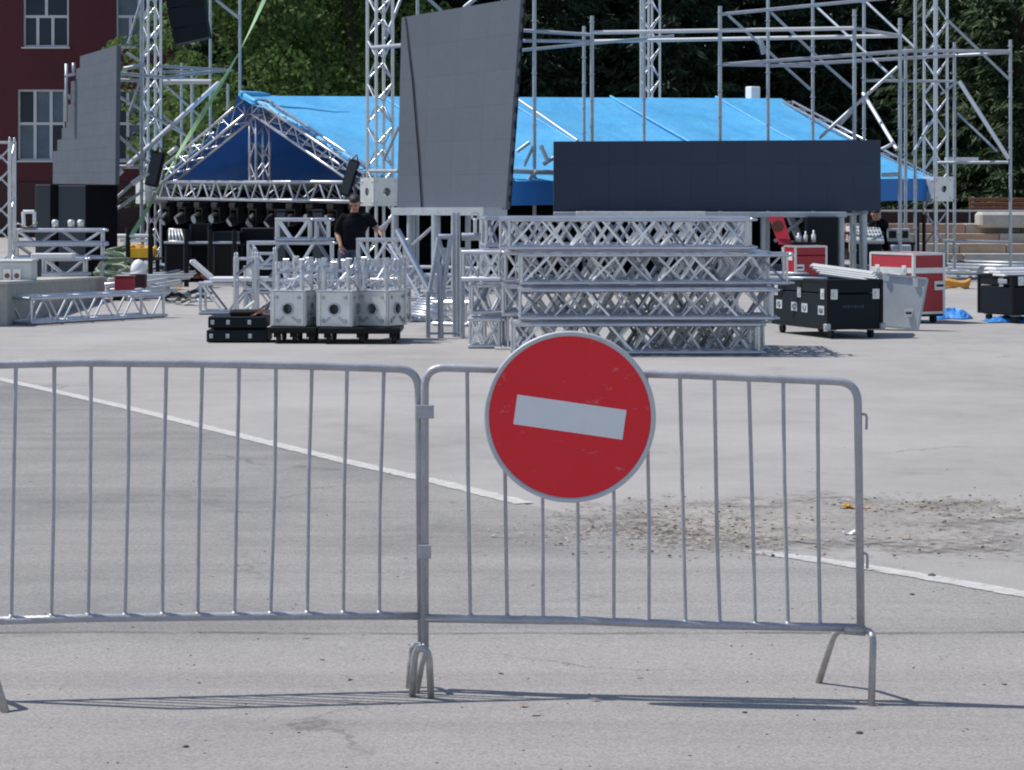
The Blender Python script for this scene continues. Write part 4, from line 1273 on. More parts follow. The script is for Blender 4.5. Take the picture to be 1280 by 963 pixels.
# left scaffold round the stepped screen
DA, DB_ = 48.0, 57.0
sts3 = [(177, -14, DA), (227, 79, DB_), (240, 86, DB_ - 1), (263, -14, DB_), (300, -14, DB_), (285, 105, DB_ + 1)]
it3 = [(S, x, y, x, 999, d, d, .034) for x, y, d in sts3]
it3 += [(Lg, 148, 92, 262, 102, DA - 1, DB_, .036), (Lg, 148, 100, 178, 101, DA, DA, .034), (Lg, 155, 86, 182, 81, DA, DA, .04), (Lg, 200, 83, 290, 88, DA, DB_, .03), (Lg, 204, 90, 262, 90, DA, DB_, .03), (Lg, 204, 97, 283, 88, DA, DB_, .032),
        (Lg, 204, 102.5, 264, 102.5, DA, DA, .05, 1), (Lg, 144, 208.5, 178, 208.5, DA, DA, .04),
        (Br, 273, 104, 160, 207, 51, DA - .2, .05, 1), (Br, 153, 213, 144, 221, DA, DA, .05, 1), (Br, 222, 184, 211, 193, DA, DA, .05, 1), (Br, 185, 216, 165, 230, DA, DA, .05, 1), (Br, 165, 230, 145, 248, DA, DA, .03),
        (Br, 147, 120, 240, 174, DA, DB_, .03), (Br, 158, 66, 176, 78, DA, DA, .03), (Br, 205, 105, 253, 148, DA, DB_, .026), (Br, 205, 145, 240, 176, DA, DB_, .028), (Br, 146, 168, 186, 205, DA, DA, .026), (Br, 176, 2, 163, 44, DA, DA, .026),
        (Br, 270, 0, 300, 24, DB_, DB_, .034), (Br, 163, 46, 160, 55, DA, DA, .024), (Br, 176, 100, 162, 140, DA, DA, .026), (Br, 145, 262, 180, 238, DA, DA, .03)]
s3 = scaffold('grey pipe scaffold around the left truss tower', (X(220, 49), 49, 0), it3)
rosettes(s3, sts3)

# green strap from the roof grid down to the ground
def band(name, pts, w, mat, label, cat, tw=0.0):
    m = MB(); vs = []
    k = len(pts)
    for i, p in enumerate(pts):
        t = (pts[min(i + 1, k - 1)] - pts[max(0, i - 1)]).normalized()
        a = tw * i / k
        s_ = t.cross(YA).normalized()
        s_ = (s_ * math.cos(a) + t.cross(s_) * math.sin(a))
        vs += [p - s_ * w / 2 + t.cross(s_) * .004, p + s_ * w / 2 + t.cross(s_) * .004, p + s_ * w / 2 - t.cross(s_) * .004, p - s_ * w / 2 - t.cross(s_) * .004]
    fs = []
    for i in range(k - 1):
        for j in range(4):
            fs.append((i * 4 + j, i * 4 + (j + 1) % 4, i * 4 + 4 + (j + 1) % 4, i * 4 + 4 + j))
    m.add(vs, fs)
    return tag(m.build(name, mat), label, cat)
sp0, sp1 = P(338, -18, 49), G(122, 352)
pts = []
for k in range(41):
    t = k / 40; p = sp0.lerp(sp1, t); p.z -= .30 * math.sin(t * PI); p.x += .05 * math.sin(t * 9)
    pts.append(p)
band('tie_down_strap', pts, .085, 'green_strap', 'long green tie down strap slanting from the upper left down to the hoses', 'strap', 7.5)

# speakers by the towers and the array hanging top left
def speaker(label, p_top, p_bot, w, dep, facing=Vector((0, -1, 0))):
    t = thing('loudspeaker', label, 'loudspeaker', p_bot, 'slim dark loudspeakers hanging beside the towers')
    ax = (p_top - p_bot); L = ax.length; ax.normalize()
    sx = ax.cross(YA).normalized(); nf = sx.cross(ax).normalized()
    c = p_top.lerp(p_bot, .5)
    m = MB(); m.box(c, sx, nf, ax, w / 2, dep / 2, L / 2, .03); m.build('cabinet', 'black', t)
    f = -nf if nf.y > 0 else nf
    m = MB(); m.box(c + f * (dep / 2 + .006), sx, f, ax, w / 2 - .03, .006, L / 2 - .04); m.build('grille', 'skirt_panel', t)
    m = MB(); m.sweep([p_top - ax * .02 - sx * w * .3, p_top + ax * .1, p_top - ax * .02 + sx * w * .3], .015, 6); m.build('bracket', 'black', t)
speaker('tilted dark loudspeaker hanging at the foot of the left truss tower', P(199, 190, 48.6), P(189, 233, 48.6), .26, .3)
speaker('tilted dark loudspeaker hanging at the foot of the central truss tower', P(444, 200, 44.5), P(430, 245, 44.5), .20, .26)
la = thing('line_array', 'navy black line array of speakers hanging at the top left', 'line array', P(232, 0, 47))
lp = [(228, -75), (229, -46), (231, -18), (234, 9), (238, 34), (242, 52)]
for i in range(5):
    a, b = P(*lp[i], 47), P(*lp[i + 1], 47)
    ax = (b - a); L = ax.length; ax.normalize(); sx = Vector((ax.z * -1, 0, ax.x)); 
    if sx.x < 0: sx = -sx
    m = MB(); c = a.lerp(b, .5); wl = .40 - .012 * i
    m.hexa([c + sx * s * wl * f + YA * y + ax * L * .49 * e for e, f in ((1, .96), (-1, 1.0)) for s, y in ((-1, -.25), (1, -.25), (1, .25), (-1, .25))])
    m.build('cabinet', 'black_case', la)

# ================================================================== TRUSS STACKS AND LOOSE GEAR
D0 = 25.05
SG = 'box trusses in the big central stack'
lay = ['lowest', 'second', 'third', 'topmost']; rown = ['front', 'second', 'third', 'fourth', 'rear']
for r_ in range(5):
    for l_ in range(4):
        y = D0 + r_ * .36 + rnd.uniform(-.03, .03)
        x0 = X(642, y) + rnd.uniform(-.16, .08) + (0.06 if r_ == 0 else 0)
        L = (X(955, D0) - X(645, D0)) * (1.0 if l_ != 2 else 1.05)
        z = .17 + l_ * .365
        yaw = rnd.uniform(-.02, .02)
        ax = Vector((math.cos(yaw), math.sin(yaw), 0)); wa = Vector((-ax.y, ax.x, 0))
        t = thing('box_truss', 'silver box truss in the %s row, %s layer of the big central stack' % (rown[r_], lay[l_]), 'truss', (x0, y, z - .17), SG)
        truss(t, (x0, y, z + rnd.uniform(-.004, .008)), ax, L * rnd.uniform(.97, 1.03), wa, ZA, .28, .29, .33 if r_ == 0 else .25, .024, .0125 if r_ == 0 else .0145, flip=(r_ * 2 + l_) % 3 % 2, double=r_ > 0, mixed=True)
# shorter trusses at the left end of the stack
for r_, (dd_, xa, xb) in enumerate(((26.2, 592, 640), (26.65, 602, 638))):
    for l_ in range(4 - r_):
        z = .17 + l_ * .365
        xx = X(xa + rnd.uniform(-12, 14), dd_); yw = rnd.uniform(-.28, .28)
        t = thing('box_truss', 'short silver truss piece, %s layer %s at the left end of the big stack' % (lay[l_], 'in front' if r_ == 0 else 'behind'), 'truss', (xx, dd_, z - .17), 'short truss pieces left of the big stack')
        truss(t, (xx, dd_, z), Vector((1, yw, 0)), (X(xb, dd_) - X(xa, dd_)) * rnd.uniform(.8, 1.1), Vector((-yw, 1, 0)), ZA, .29, .29, .19, .025, .014, flip=l_ % 2, double=True, mixed=True)
# upright hinge frames left of the stack
hf = thing('folding_frame', 'aluminium folding frame of slanting legs standing between trolleys and stack', 'frame', G(552, 423))
dz = 27.9
for (xa, ya, xb, yb, r, dd_) in ((535, 365, 535, 424, .027, dz), (550, 330, 551, 424, .035, dz), (567, 266, 568, 423, .026, dz + .25), (572.5, 266, 573, 423, .026, dz + .3), (578, 310, 578, 423, .03, dz - .1),
                              (548, 297, 536, 372, .026, dz), (564, 294, 550, 388, .03, dz), (549, 300, 557, 332, .022, dz + .1), (548, 296, 566, 296, .03, dz), (536, 417, 579, 417, .014, dz), (577, 296, 602, 296, .045, dz + .2), (556, 310, 549, 372, .02, dz + .2)):
    pipe(hf, 'pole', P(xa, ya, dd_), P(xb, yb, dd_), r, 'galv')
m = MB(); c = P(594, 283, 28.1); m.box(c, XA, YA, ZA, .02, .05, .09, .01); m.disc(c + ZA * .12, YA, .055, .03, 16, .025); m.build('eye_plate', 'alu_plate', hf)
# leaning ladder truss
lt = thing('ladder_truss', 'aluminium ladder truss leaning down to the right behind the trolleys', 'truss', G(536, 380))
a0, b0 = P(496, 288, 31.5), P(541, 372, 31)
a1, b1 = P(487, 306, 31.8), P(526, 372, 31.3)
for a, b in ((a0, b0), (a1, b1), (a0 + YA * .35, b0 + YA * .35)): pipe(lt, 'chord', a, b, .032, 'alu')
for k in range(8):
    pipe(lt, 'rung', a0.lerp(b0, (k + .3) / 8), a1.lerp(b1, (k + .8) / 8), .014, 'alu', 6)
# base plate with a spindle in front of the stack
bp = thing('base_jack', 'base plate with upright spindle in front of the left end of the stack', 'base jack', G(630, 437))
c = G(630, 437); m = MB(); m.box(c + ZA * .012, XA, YA, ZA, .10, .08, .012, .004); m.build('plate', 'alu_plate', bp); pipe(bp, 'spindle', c + Vector((.045, 0, .02)), c + Vector((.045, 0, .36)), .010, 'alu')

def lying(label, px, d, z, L, yaw=0.0, s=.29, group='loose truss pieces piled behind the trolleys', step=.24, rc=.026, rd=.017, upright=False):
    o = Vector((X(px, d), d, z))
    t = thing('box_truss', label, 'truss', (o.x, o.y, z), group)
    ax = ZA if upright else Vector((math.cos(yaw), math.sin(yaw), 0))
    wa = XA if upright else Vector((-ax.y, ax.x, 0)); wb = YA if upright else ZA
    oo = o + (ZA * .02 if upright else ZA * (s / 2 + rc))
    truss(t, oo, ax, L, wa, wb, s, s, step, rc, rd, same=True, mixed=True)
PL = 33.2
for k, nm in enumerate(('lowest truss', 'second truss', 'third truss', 'fourth truss')):
    if k < 3: lying('%s from the ground in the pile left of the man' % nm, 306 + (k == 2) * 4, PL, k * .34, 1.18)
lying('topmost short truss on the pile left of the man', 345, PL, 1.02, .49, .0, .27)
lying('very short truss end beside the topmost truss on the pile left of the man', 394, PL + .05, 1.02, .20, 0, .27, step=.2)
for k, nm in enumerate(('lowest', 'middle', 'topmost')):
    lying('%s short truss in the pile right of the man behind the trolleys' % nm, 446, PL, k * .36, .62 + .03 * k)
for i, (px, d, h, lab) in enumerate(((308, 31.6, .80, 'upright short truss standing left behind the trolleys'), (331, 31.9, .86, 'upright short truss standing just behind the left trolley'))):
    lying(lab, px, d, .02, h, 0, .27, 'upright short trusses behind the left trolley', .25, .022, .013, True)
lying('low truss lying on the ground left of the trolleys', 252, 33.4, 0, 1.1, -.05, .40, 'single trusses lying on the ground', .34, .03, .016)
lying('low truss lying behind the folding frame, nearer the trolleys', 498, 31.4, 0, .62, .35, .27, 'truss pieces lying behind the folding frame', .22)
lying('low truss lying behind the folding frame, nearer the big stack', 548, 30.6, 0, .50, -.5, .27, 'truss pieces lying behind the folding frame', .22)
lying('truss lying across the two low trusses behind the folding frame', 520, 31.5, .33, .75, -.12, .25, 'truss pieces lying behind the folding frame', .22)
for k in range(7):
    a, b = P(506 + k * 3, 392 - k * 3, 29.6 + k * .25), P(560 + rnd.uniform(-12, 10), 398 - k * 4, 29.4 + k * .25)
    a.z = max(a.z, .03); b.z = max(b.z, .03)
    m = MB(); m.tube(a, b, .024, 8); tag(m.build('loose_tube', 'alu'), '%s shiny tube from the front lying between trolleys and folding frame' % ORD[k], 'tube', 'shiny tubes by the folding frame')
m = MB(); m.abox(X(262, 33), X(345, 33), 33, 33.5, .47, .52, .01); tag(m.build('white_board', 'white_plastic'), 'white board lying on the low truss left of the trolleys', 'board')
# long truss on the ground at the left
a = G(37, 407); b = G(205, 397)
ax = (b - a).normalized(); L = (b - a).length
t = thing('box_truss', 'long aluminium truss lying on the ground in front of the concrete block', 'truss', a, 'single trusses lying on the ground')
truss(t, a + ZA * .185 + Vector((-ax.y, ax.x, 0)) * .2, ax, L, Vector((-ax.y, ax.x, 0)), ZA, .42, .31, .27, .028, .015)
# stack of trusses beyond the concrete block
for k, (xa, xb, yt, lab) in enumerate(((54, 108, 322, 'lowest and shortest truss in the pile behind the concrete block'), (19, 130, 304, 'middle truss in the pile behind the concrete block'), (19, 130, 286, 'topmost truss in the pile behind the concrete block'))):
    d = 39.5 - (k == 0) * .8
    z1 = Z(yt, d); s = .21 if k else .24
    lying(lab, xa, d, z1 - s - .06, X(xb, d) - X(xa, d), .0, s, 'trusses piled behind the concrete block', .36, .034, .014)
m = MB(); m.abox(X(40, 38.6), X(92, 38.6), 38.5, 38.8, Z(323, 38.6), Z(317, 38.6), .01); tag(m.build('white_board', 'white_plastic'), 'white plank lying on the pile behind the concrete block', 'board')
# supports for that pile
tb = thing('trestle', 'dark trestle carrying the truss pile behind the concrete block', 'trestle', (X(70, 39.6), 39.6, 0))
for px in (24, 66, 108, 127):
    pipe(tb, 'leg', Vector((X(px, 39.7), 39.7, 0)), Vector((X(px, 39.7), 39.7, Z(322, 39.7) + .02)), .03, 'galv')
m = MB(); m.abox(X(18, 39.7), X(131, 39.7), 39.4, 40.0, Z(322, 39.7) - .05, Z(322, 39.7) - .005); m.build('top', 'black', tb)
# end tower at the left edge of the photo
et = thing('truss_tower', 'short aluminium truss tower standing at the left edge of the photo', 'truss tower', (X(-2, 37), 37, 0))
truss(et, Vector((X(-2, 37), 37.2, .02)), ZA, Z(178, 37), XA, YA, .34, .34, .40, .032, .014)
# white frame and bundle on that pile
wf = thing('small_frame', 'small white square frame standing on the truss pile at the left', 'frame', P(36, 284, 39.5))
for a, b in (((29, 265), (43, 265)), ((29, 265), (30, 284)), ((43, 265), (43, 284))): pipe(wf, 'bar', P(*a, 39.5), P(*b, 39.5), .03, 'white_plastic')
crumple(P(33, 285, 39.4), .15, 'cloth_bundle', 'pale_stone', 'pale cloth bundle beside the small white frame on the truss pile', 'cloth', 9)
for k, px in enumerate((69, 89, 101)):
    c = P(px, 284, 39.5); m = MB(); m.sweep([c, c + ZA * .10, c + ZA * .12], [.05, .06, .03], 8)
    tag(m.build('clamp', 'alu_plate'), '%s aluminium clamp from the left on the top truss behind the concrete block' % ORD[k], 'clamp', 'clamps on the top truss')

# concrete block
p0, p1 = G(9, 408), G(131, 374)
dirb = (p1 - p0).normalized(); nb_ = Vector((-dirb.y, dirb.x, 0))
cb = MB()
hb = .52
ring = [p0, p1, p1 + nb_ * .9, p0 + nb_ * 1.3]
cb.hexa([Vector((p.x, p.y, 0)) for p in ring] + [Vector((p.x, p.y, hb - (.21 if i in (1, 2) else 0))) for i, p in enumerate(ring)])
cbt = thing('concrete_block', 'long grey concrete block at the left edge behind the ground truss', 'concrete block', p0)
cb.build('block', 'concrete', cbt)
cm = MB()
top = [p + ZA * (hb - (.21 if i in (1, 2) else 0)) for i, p in enumerate(ring)]
cen_ = sum(top, Vector()) / 4
o_ = [cen_ + (p - cen_) * 1.02 for p in top]
cm.hexa([p + ZA * .003 for p in o_] + [p + ZA * .045 for p in o_]); cm.build('cap', 'pale_stone', cbt)

# white case with two picture labels on the block
wc_ = P(14, 352, 32.2)
wct = thing('white_case', 'white box with two brown round picture labels on the concrete block', 'box', wc_)
m = MB(); m.box(wc_ + ZA * .13 + YA * .3, Vector((1, .04, 0)), Vector((-.04, 1, 0)), ZA, .25, .25, .13, .015); m.build('body', 'white_case', wct)
m = MB(); m.box(wc_ + ZA * .275 + YA * .3, Vector((1, .04, 0)), Vector((-.04, 1, 0)), ZA, .27, .27, .015, .01); m.build('lid', 'alu_plate', wct)
for px in (9, 21):
    c = P(px, 345, 32.2) + YA * -.002
    m = MB(); m.box(c, XA, YA, ZA, .05, .004, .09); m.build('picture_label', 'white_plastic', wct)
    m = MB(); m.disc(c + YA * -.006, YA, .036, .003, 14); m.build('picture', 'wood', wct)

# hoses
for k, nm in enumerate(('lowest', 'second', 'middle', 'fourth', 'topmost')):
    hs = MB()
    c0 = G(138 + k * 2, 366 - k * 3); pts = []
    for j in range(40):
        a = j / 39 * 2 * PI * 2.5 + k
        r_ = .24 + .07 * math.sin(j * .6 + k * 2)
        pts.append(c0 + Vector((math.cos(a) * r_, .2 + math.sin(a) * r_ * .6, .12 + k * .085 + .22 * abs(math.sin(a * .45 + k * 1.3)))))
    hs.sweep(pts, .030, 7)
    tag(hs.build('hose_coil', 'hose'), nm + ' dark green hose coil in the heap behind the end of the concrete block', 'hose', 'hose coils heaped behind the concrete block')
rb_ = P(156, 362, 37.6); m = MB(); m.box((rb_.x, rb_.y, .22), Vector((1, .1, 0)), Vector((-.1, 1, 0)), ZA, .15, .15, .14, .015)
rbx = thing('red_box', 'small dull red box beside the heap of hoses', 'box', (rb_.x, rb_.y, 0)); m.build('body', 'red_case', rbx)
m = MB(); m.box((rb_.x, rb_.y, .375), Vector((1, .1, 0)), Vector((-.1, 1, 0)), ZA, .165, .16, .012); m.build('lid', 'rust', rbx)
m = MB(); m.box((rb_.x, rb_.y, .04), XA, YA, ZA, .16, .16, .035); m.build('foot_rail', 'black', rbx)
hh = P(173, 342, 38.2)
hm = MB(); hm.sweep([hh, hh + ZA * .07, hh + ZA * .15, hh + ZA * .205, hh + ZA * .225], [.125, .125, .105, .06, .01], 18)
hht = thing('hard_hat', 'white round hard hat on the dark support right of the hoses', 'hard hat', hh); hm.build('shell', 'white_plastic', hht)
m = MB(); m.disc(hh + Vector((.02, -.03, .0)), ZA, .145, .012, 20); m.build('brim', 'white_plastic', hht)
pst = MB(); pst.box((hh.x, hh.y, hh.z / 2), XA, YA, ZA, .12, .12, hh.z / 2 - .006, .01)
tag(pst.build('support_block', 'plinth'), 'dark brown block under the white hard hat', 'block')
# pipes lying in a heap
heap = ('uppermost', 'long bright', 'short', 'crossing', 'half buried')
for k in range(22):
    a = G(132 + rnd.uniform(-4, 30), 377 - k * 1.15); b = G(228 + rnd.uniform(-26, 18), 373 - k * 1.25)
    h_ = .05 + (k % 4) * .08
    m = MB(); m.tube(a + ZA * h_, b + ZA * (.05 + (k * 7 % 5) * .055), .036, 8)
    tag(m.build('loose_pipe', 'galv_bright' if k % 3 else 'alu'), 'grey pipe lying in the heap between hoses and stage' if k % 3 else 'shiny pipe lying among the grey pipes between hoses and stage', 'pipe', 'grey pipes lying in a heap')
# colourful odds and ends
crumple(G(246, 372), .26, 'tool_bag', 'jeans', 'blue and white bag dropped among the pipes left of the low truss', 'bag', 12)
crumple(G(222, 376), .2, 'cable_heap', 'black', 'small black cable heap on the ground beside the loose pipes', 'cables', 13)
crumple(G(232, 350), .34, 'cloth_bundle', 'orange', 'brown and yellow cloth lying beyond the loose pipes', 'cloth', 14)
crumple(G(272, 350), .28, 'cable_heap', 'black', 'black cable heap at the foot of the stage rail', 'cables', 15)
ch = P(252, 352, 42.5); m = MB(); m.box((ch.x, 42.5, .33), Vector((.75, 0, -.65)), YA, Vector((.65, 0, .75)), .24, .2, .035, .02)
tag(m.build('white_chair_back', 'white_plastic'), 'white plastic panel tilted on the ground before the stage rail', 'panel')

for px, py, s_, mt, nm, lab, ct, sd in ((214, 379, .15, 'black', 'cable_heap', 'black cables on the ground right behind the end of the ground truss', 'cables', 41), (228, 381, .13, 'hose', 'cable_heap', 'greenish cables on the ground between ground truss and low truss', 'cables', 42),
        (240, 382, .14, 'white_plastic', 'cloth_bundle', 'white rag on the ground left of the low truss', 'cloth', 43), (252, 377, .17, 'jeans', 'tool_bag', 'small blue bag leaning at the low truss', 'bag', 44),
        (213, 362, .22, 'orange', 'strap_heap', 'yellowish straps heaped beyond the pipes', 'straps', 45), (262, 353, .25, 'rust', 'cloth_bundle', 'reddish brown bundle below the stage rail', 'cloth', 46), (280, 346, .24, 'white_case', 'cloth_bundle', 'pale bundle below the right part of the stage rail', 'cloth', 47),
        (232, 344, .3, 'concrete', 'cloth_bundle', 'grey bundle below the middle of the stage rail', 'cloth', 48)):
    crumple(G(px, py), s_, nm, mt, lab, ct, sd)
lp_ = thing('grid_panel', 'light grey grid panel propped among the dark cases behind the stage rail', 'panel', P(219, 303, 44.8))
m = MB()
for k in range(5):
    m.tube(P(212 + k * 3.4, 287, 44.8), P(212 + k * 4.6, 302, 44.6), .02, 6)
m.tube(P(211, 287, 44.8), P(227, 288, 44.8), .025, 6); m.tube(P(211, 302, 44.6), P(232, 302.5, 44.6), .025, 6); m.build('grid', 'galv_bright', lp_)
# yellow tub
yb = P(178, 322, 44); yt = thing('yellow_tub', 'bright yellow plastic tub standing behind the hoses', 'tub', (yb.x, 44, yb.z))
m = MB(); m.hexa([yb + Vector(q) for q in ((-.22, -.2, 0), (.20, -.2, 0), (.20, .2, 0), (-.22, .2, 0), (-.27, -.24, .17), (.25, -.24, .17), (.25, .24, .17), (-.27, .24, .17))]); m.build('body', 'yellow', yt)
for k, (dx, dy, s) in enumerate(((-.12, 0, .10), (.03, .05, .12), (.17, -.05, .09))):
    crumple(yb + Vector((dx, dy, .16)), s, 'yellow_sack', 'yellow', '%s yellow sack from the left heaped in the yellow tub' % ORD[k], 'sack', 20 + k)
m = MB(); m.abox(yb.x - .62, yb.x + .3, 43.8, 44.6, yb.z - .05, yb.z - .004); sh_ = thing('low_shelf', 'dark brown shelf carrying the yellow tub', 'shelf', (yb.x, 44.2, 0)); m.build('shelf_board', 'plinth', sh_)
for dx in (-.55, .25): pipe(sh_, 'leg', Vector((yb.x + dx, 44.2, 0)), Vector((yb.x + dx, 44.2, yb.z - .05)), .04, 'black')
# stage rail with black posts and cases behind it
rlg = thing('stage_rail', 'black posts with a thin grey rail in front of the dark stage', 'railing', (X(230, 43), 43, 0))
for px in (160, 188, 233, 263, 293): pipe(rlg, 'post', Vector((X(px, 43), 43, 0)), P(px, 288 if px > 200 else 285, 43), .045, 'black')
for (xa, xb, y, r, mt) in ((205, 300, 303.5, .022, 'galv'), (147, 188, 295, .035, 'alu_plate'), (150, 188, 301, .025, 'alu_plate')): pipe(rlg, 'rail', P(xa, y, 43), P(xb, y, 43), r, mt)
bk = (('navy black case with a light grid panel', 208, 232, 287, 303, 'black_case'), ('dark square speaker', 236, 262, 280, 302, 'black'), ('dark blue cabinet', 264, 300, 290, 304, 'black_case'), ('black cabinet', 300, 345, 285, 332, 'black_case'),
      ('black square low case', 205, 232, 305, 336, 'black'), ('black low case', 236, 262, 306, 334, 'black_case'), ('black wide low case', 265, 298, 306, 336, 'black'))
for k, (nm, xa, xb, ya, yb_, mt) in enumerate(bk):
    d = 45.2 + (k % 2) * .5
    zb = 0 if yb_ > 320 else Z(304.5, d)
    t = thing('equipment_case', nm + ' ' + ('on the deck line behind the stage rail' if yb_ < 320 else 'on the ground behind the stage rail'), 'case', (X((xa + xb) / 2, d), d, zb), 'dark cases behind the stage rail')
    m = MB(); m.abox(X(xa, d) + .01, X(xb, d) - .01, d, d + .5, zb, Z(ya, d), .02); m.build('body', mt, t)
    m = MB()
    for xx in (X(xa, d) + .03, X(xb, d) - .03):
        m.abox(xx - .018, xx + .018, d - .012, d - .002, zb + .02, Z(ya, d) - .02)
    m.build('edge_trim', 'skirt_panel', t)
dk = MB(); dk.abox(X(203, 45.1), X(350, 45.1), 45.15, 46.6, Z(304.5, 45.4) - .04, Z(304.5, 45.4) - .005)
tag(dk.build('shelf_deck', 'black'), 'thin black deck carrying the dark cases behind the stage rail', 'deck')
# speakers standing behind the man
for (xa, xb, lab) in ((345, 358, 'left dark column speaker behind the pile of trusses'), (390, 404, 'right dark column speaker behind the pile of trusses')):
    t = thing('column_speaker', lab, 'loudspeaker', (X(xa, 44), 44.2, 0), 'dark column speakers under the stage truss')
    m = MB(); m.abox(X(xa, 44.2), X(xb, 44.2), 44.2, 44.5, 0, Z(262, 44.2), .02); m.build('cabinet', 'black_case', t)
    m = MB(); m.abox(X(xa, 44.2) + .02, X(xb, 44.2) - .02, 44.185, 44.196, .4, Z(266, 44.2)); m.build('grille', 'skirt_panel', t)

# ================================================================== TROLLEYS WITH TOWER BASE BLOCKS
def trolley(label, px0, px1, d, dep):
    x0, x1 = X(px0, d), X(px1, d)
    t = thing('trolley', label, 'trolley', ((x0 + x1) / 2, d + dep / 2, 0), 'black wheeled trolleys carrying base blocks')
    m = MB(); m.abox(x0, x1, d, d + dep, .115, .185, .008); m.build('deck', 'black', t)
    for xx in (x0 + .09, (x0 + x1) / 2, x1 - .09):
        for yy in (d + .10, d + dep - .10):
            m = MB(); m.disc((xx + .02, yy, .055), Vector((1, .3, 0)), .055, .04, 14); c = m.build('castor', 'rubber', t)
            m = MB(); m.box((xx, yy, .09), XA, YA, ZA, .035, .03, .024); m.build('fork', 'black', c)
    return t
trolley('black wheeled trolley under the left pair of aluminium blocks', 335, 396, 26.85, .85)
trolley('longer black wheeled trolley under the right group of aluminium blocks', 398, 500, 26.75, 1.0)
def base_block(label, px, d, rot, s=.205, top=.22):
    cx = X(px, d); c = Vector((cx, d + s, .19))
    t = thing('base_block', label, 'tower base block', c, 'aluminium tower base blocks on the trolleys')
    ux_, uy_ = Vector((math.cos(rot), math.sin(rot), 0)), Vector((-math.sin(rot), math.cos(rot), 0))
    hz = .19
    for n_, s_ in ((ux_, uy_), (-ux_, uy_), (uy_, ux_), (-uy_, ux_)):
        m = MB(); k = 24; vs = []; fs = []; cc = c + ZA * (hz + .005) + n_ * (s - .012)
        for off in (0, .012):
            for i in range(k):
                a = 2 * PI * i / k; e = 1 / max(abs(math.cos(a)), abs(math.sin(a)))
                vs.append(cc + n_ * off + s_ * (math.cos(a) * e * (s - .014)) + ZA * (math.sin(a) * e * hz))
            for i in range(k):
                a = 2 * PI * i / k; vs.append(cc + n_ * off + s_ * (math.cos(a) * .056) + ZA * (math.sin(a) * .056))
        for i in range(k):
            j = (i + 1) % k
            fs += [(i, j, k + j, k + i), (2 * k + i, 3 * k + i, 3 * k + j, 2 * k + j), (i, 2 * k + i, 2 * k + j, j), (k + i, k + j, 3 * k + j, 3 * k + i)]
        m.add(vs, fs)
        for sx in (-1, 1):
            m.box(cc + n_ * .018 + s_ * sx * (s - .03), s_, n_, ZA, .014, .006, hz - .004)
        sp_ = m.build('side_plate', 'alu_plate', t)
        m = MB(); m.disc(cc + n_ * .016, n_, .074, .012, 24, .056); m.build('hole_ring', 'galv', sp_)
        for sx in (-1, 1):
            for sz in (-1, 1):
                m = MB(); m.disc(cc + n_ * .026 + s_ * sx * .135 + ZA * sz * .13, n_, .02, .016, 8); m.build('bolt', 'worn_steel', sp_)
            m = MB(); m.box(cc + n_ * .020 + s_ * sx * .09 - ZA * .12, s_ * 1 + ZA * -.8 * sx, n_, s_ * .8 * sx + ZA, .05, .007, .010); m.build('gusset', 'galv', sp_)
    for sx in (-1, 1):
        for sy in (-1, 1):
            m = MB(); m.box(c + ZA * (hz + .006) + ux_ * sx * (s - .006) + uy_ * sy * (s - .006), ux_, uy_, ZA, .008, .008, hz + .004)
            m.build('corner_post', 'alu', t)
    m = MB(); m.box(c + ZA * (2 * hz + .018), ux_, uy_, ZA, s + .012, s + .012, .006); m.build('top_plate', 'alu_plate', t)
    z = c.z + 2 * hz + .024
    for sx in (-1, 1):
        for sy in (-1, 1):
            b = at(c + ux_ * sx * .145 + uy_ * sy * .145, z)
            h = top * rnd.uniform(.8, 1.05)
            pipe(t, 'stub_tube', b, b + ZA * h, .027, 'alu')
            m = MB(); q = b + ZA * h
            m.sweep([q, q + ZA * .02, q + ZA * .05, q + ZA * .07], [.034, .036, .022, .012], 10)
            fd = (ux_ * rnd.uniform(-1, 1) + uy_ * rnd.uniform(-1, 1)).normalized(); fs_ = fd.cross(ZA)
            for e in (-1, 1): m.box(q + ZA * .09 + fs_ * e * .02, fd, fs_, (ZA + fd * rnd.uniform(-.4, .4)).normalized(), .028, .008, .05, .005)
            m.build('fork_coupler', 'alu', t)
    for s1 in (-1, 1):
        pipe(t, 'brace', at(c + ux_ * -.145 + uy_ * s1 * .145, z + .02), at(c + ux_ * .145 + uy_ * s1 * .145, z + top * .75), .012, 'alu', 6)
        pipe(t, 'brace', at(c + ux_ * s1 * .145 + uy_ * -.145, z + top * .75), at(c + ux_ * s1 * .145 + uy_ * .145, z + .02), .012, 'alu', 6)
        pipe(t, 'rung', at(c + ux_ * s1 * .145 + uy_ * -.145, z + top * .9), at(c + ux_ * s1 * .145 + uy_ * .145, z + top * .9), .016, 'alu', 6)
        pipe(t, 'loose_brace', at(c + ux_ * rnd.uniform(-.16, 0) + uy_ * s1 * .1, z + .01), at(c + ux_ * rnd.uniform(0, .18) + uy_ * s1 * -.05, z + top * rnd.uniform(1.0, 1.45)), .018, 'alu', 6)
        pipe(t, 'rung', at(c + ux_ * -.145 + uy_ * s1 * .145, z + top * .55), at(c + ux_ * .145 + uy_ * s1 * .145, z + top * .55), .013, 'alu', 6)
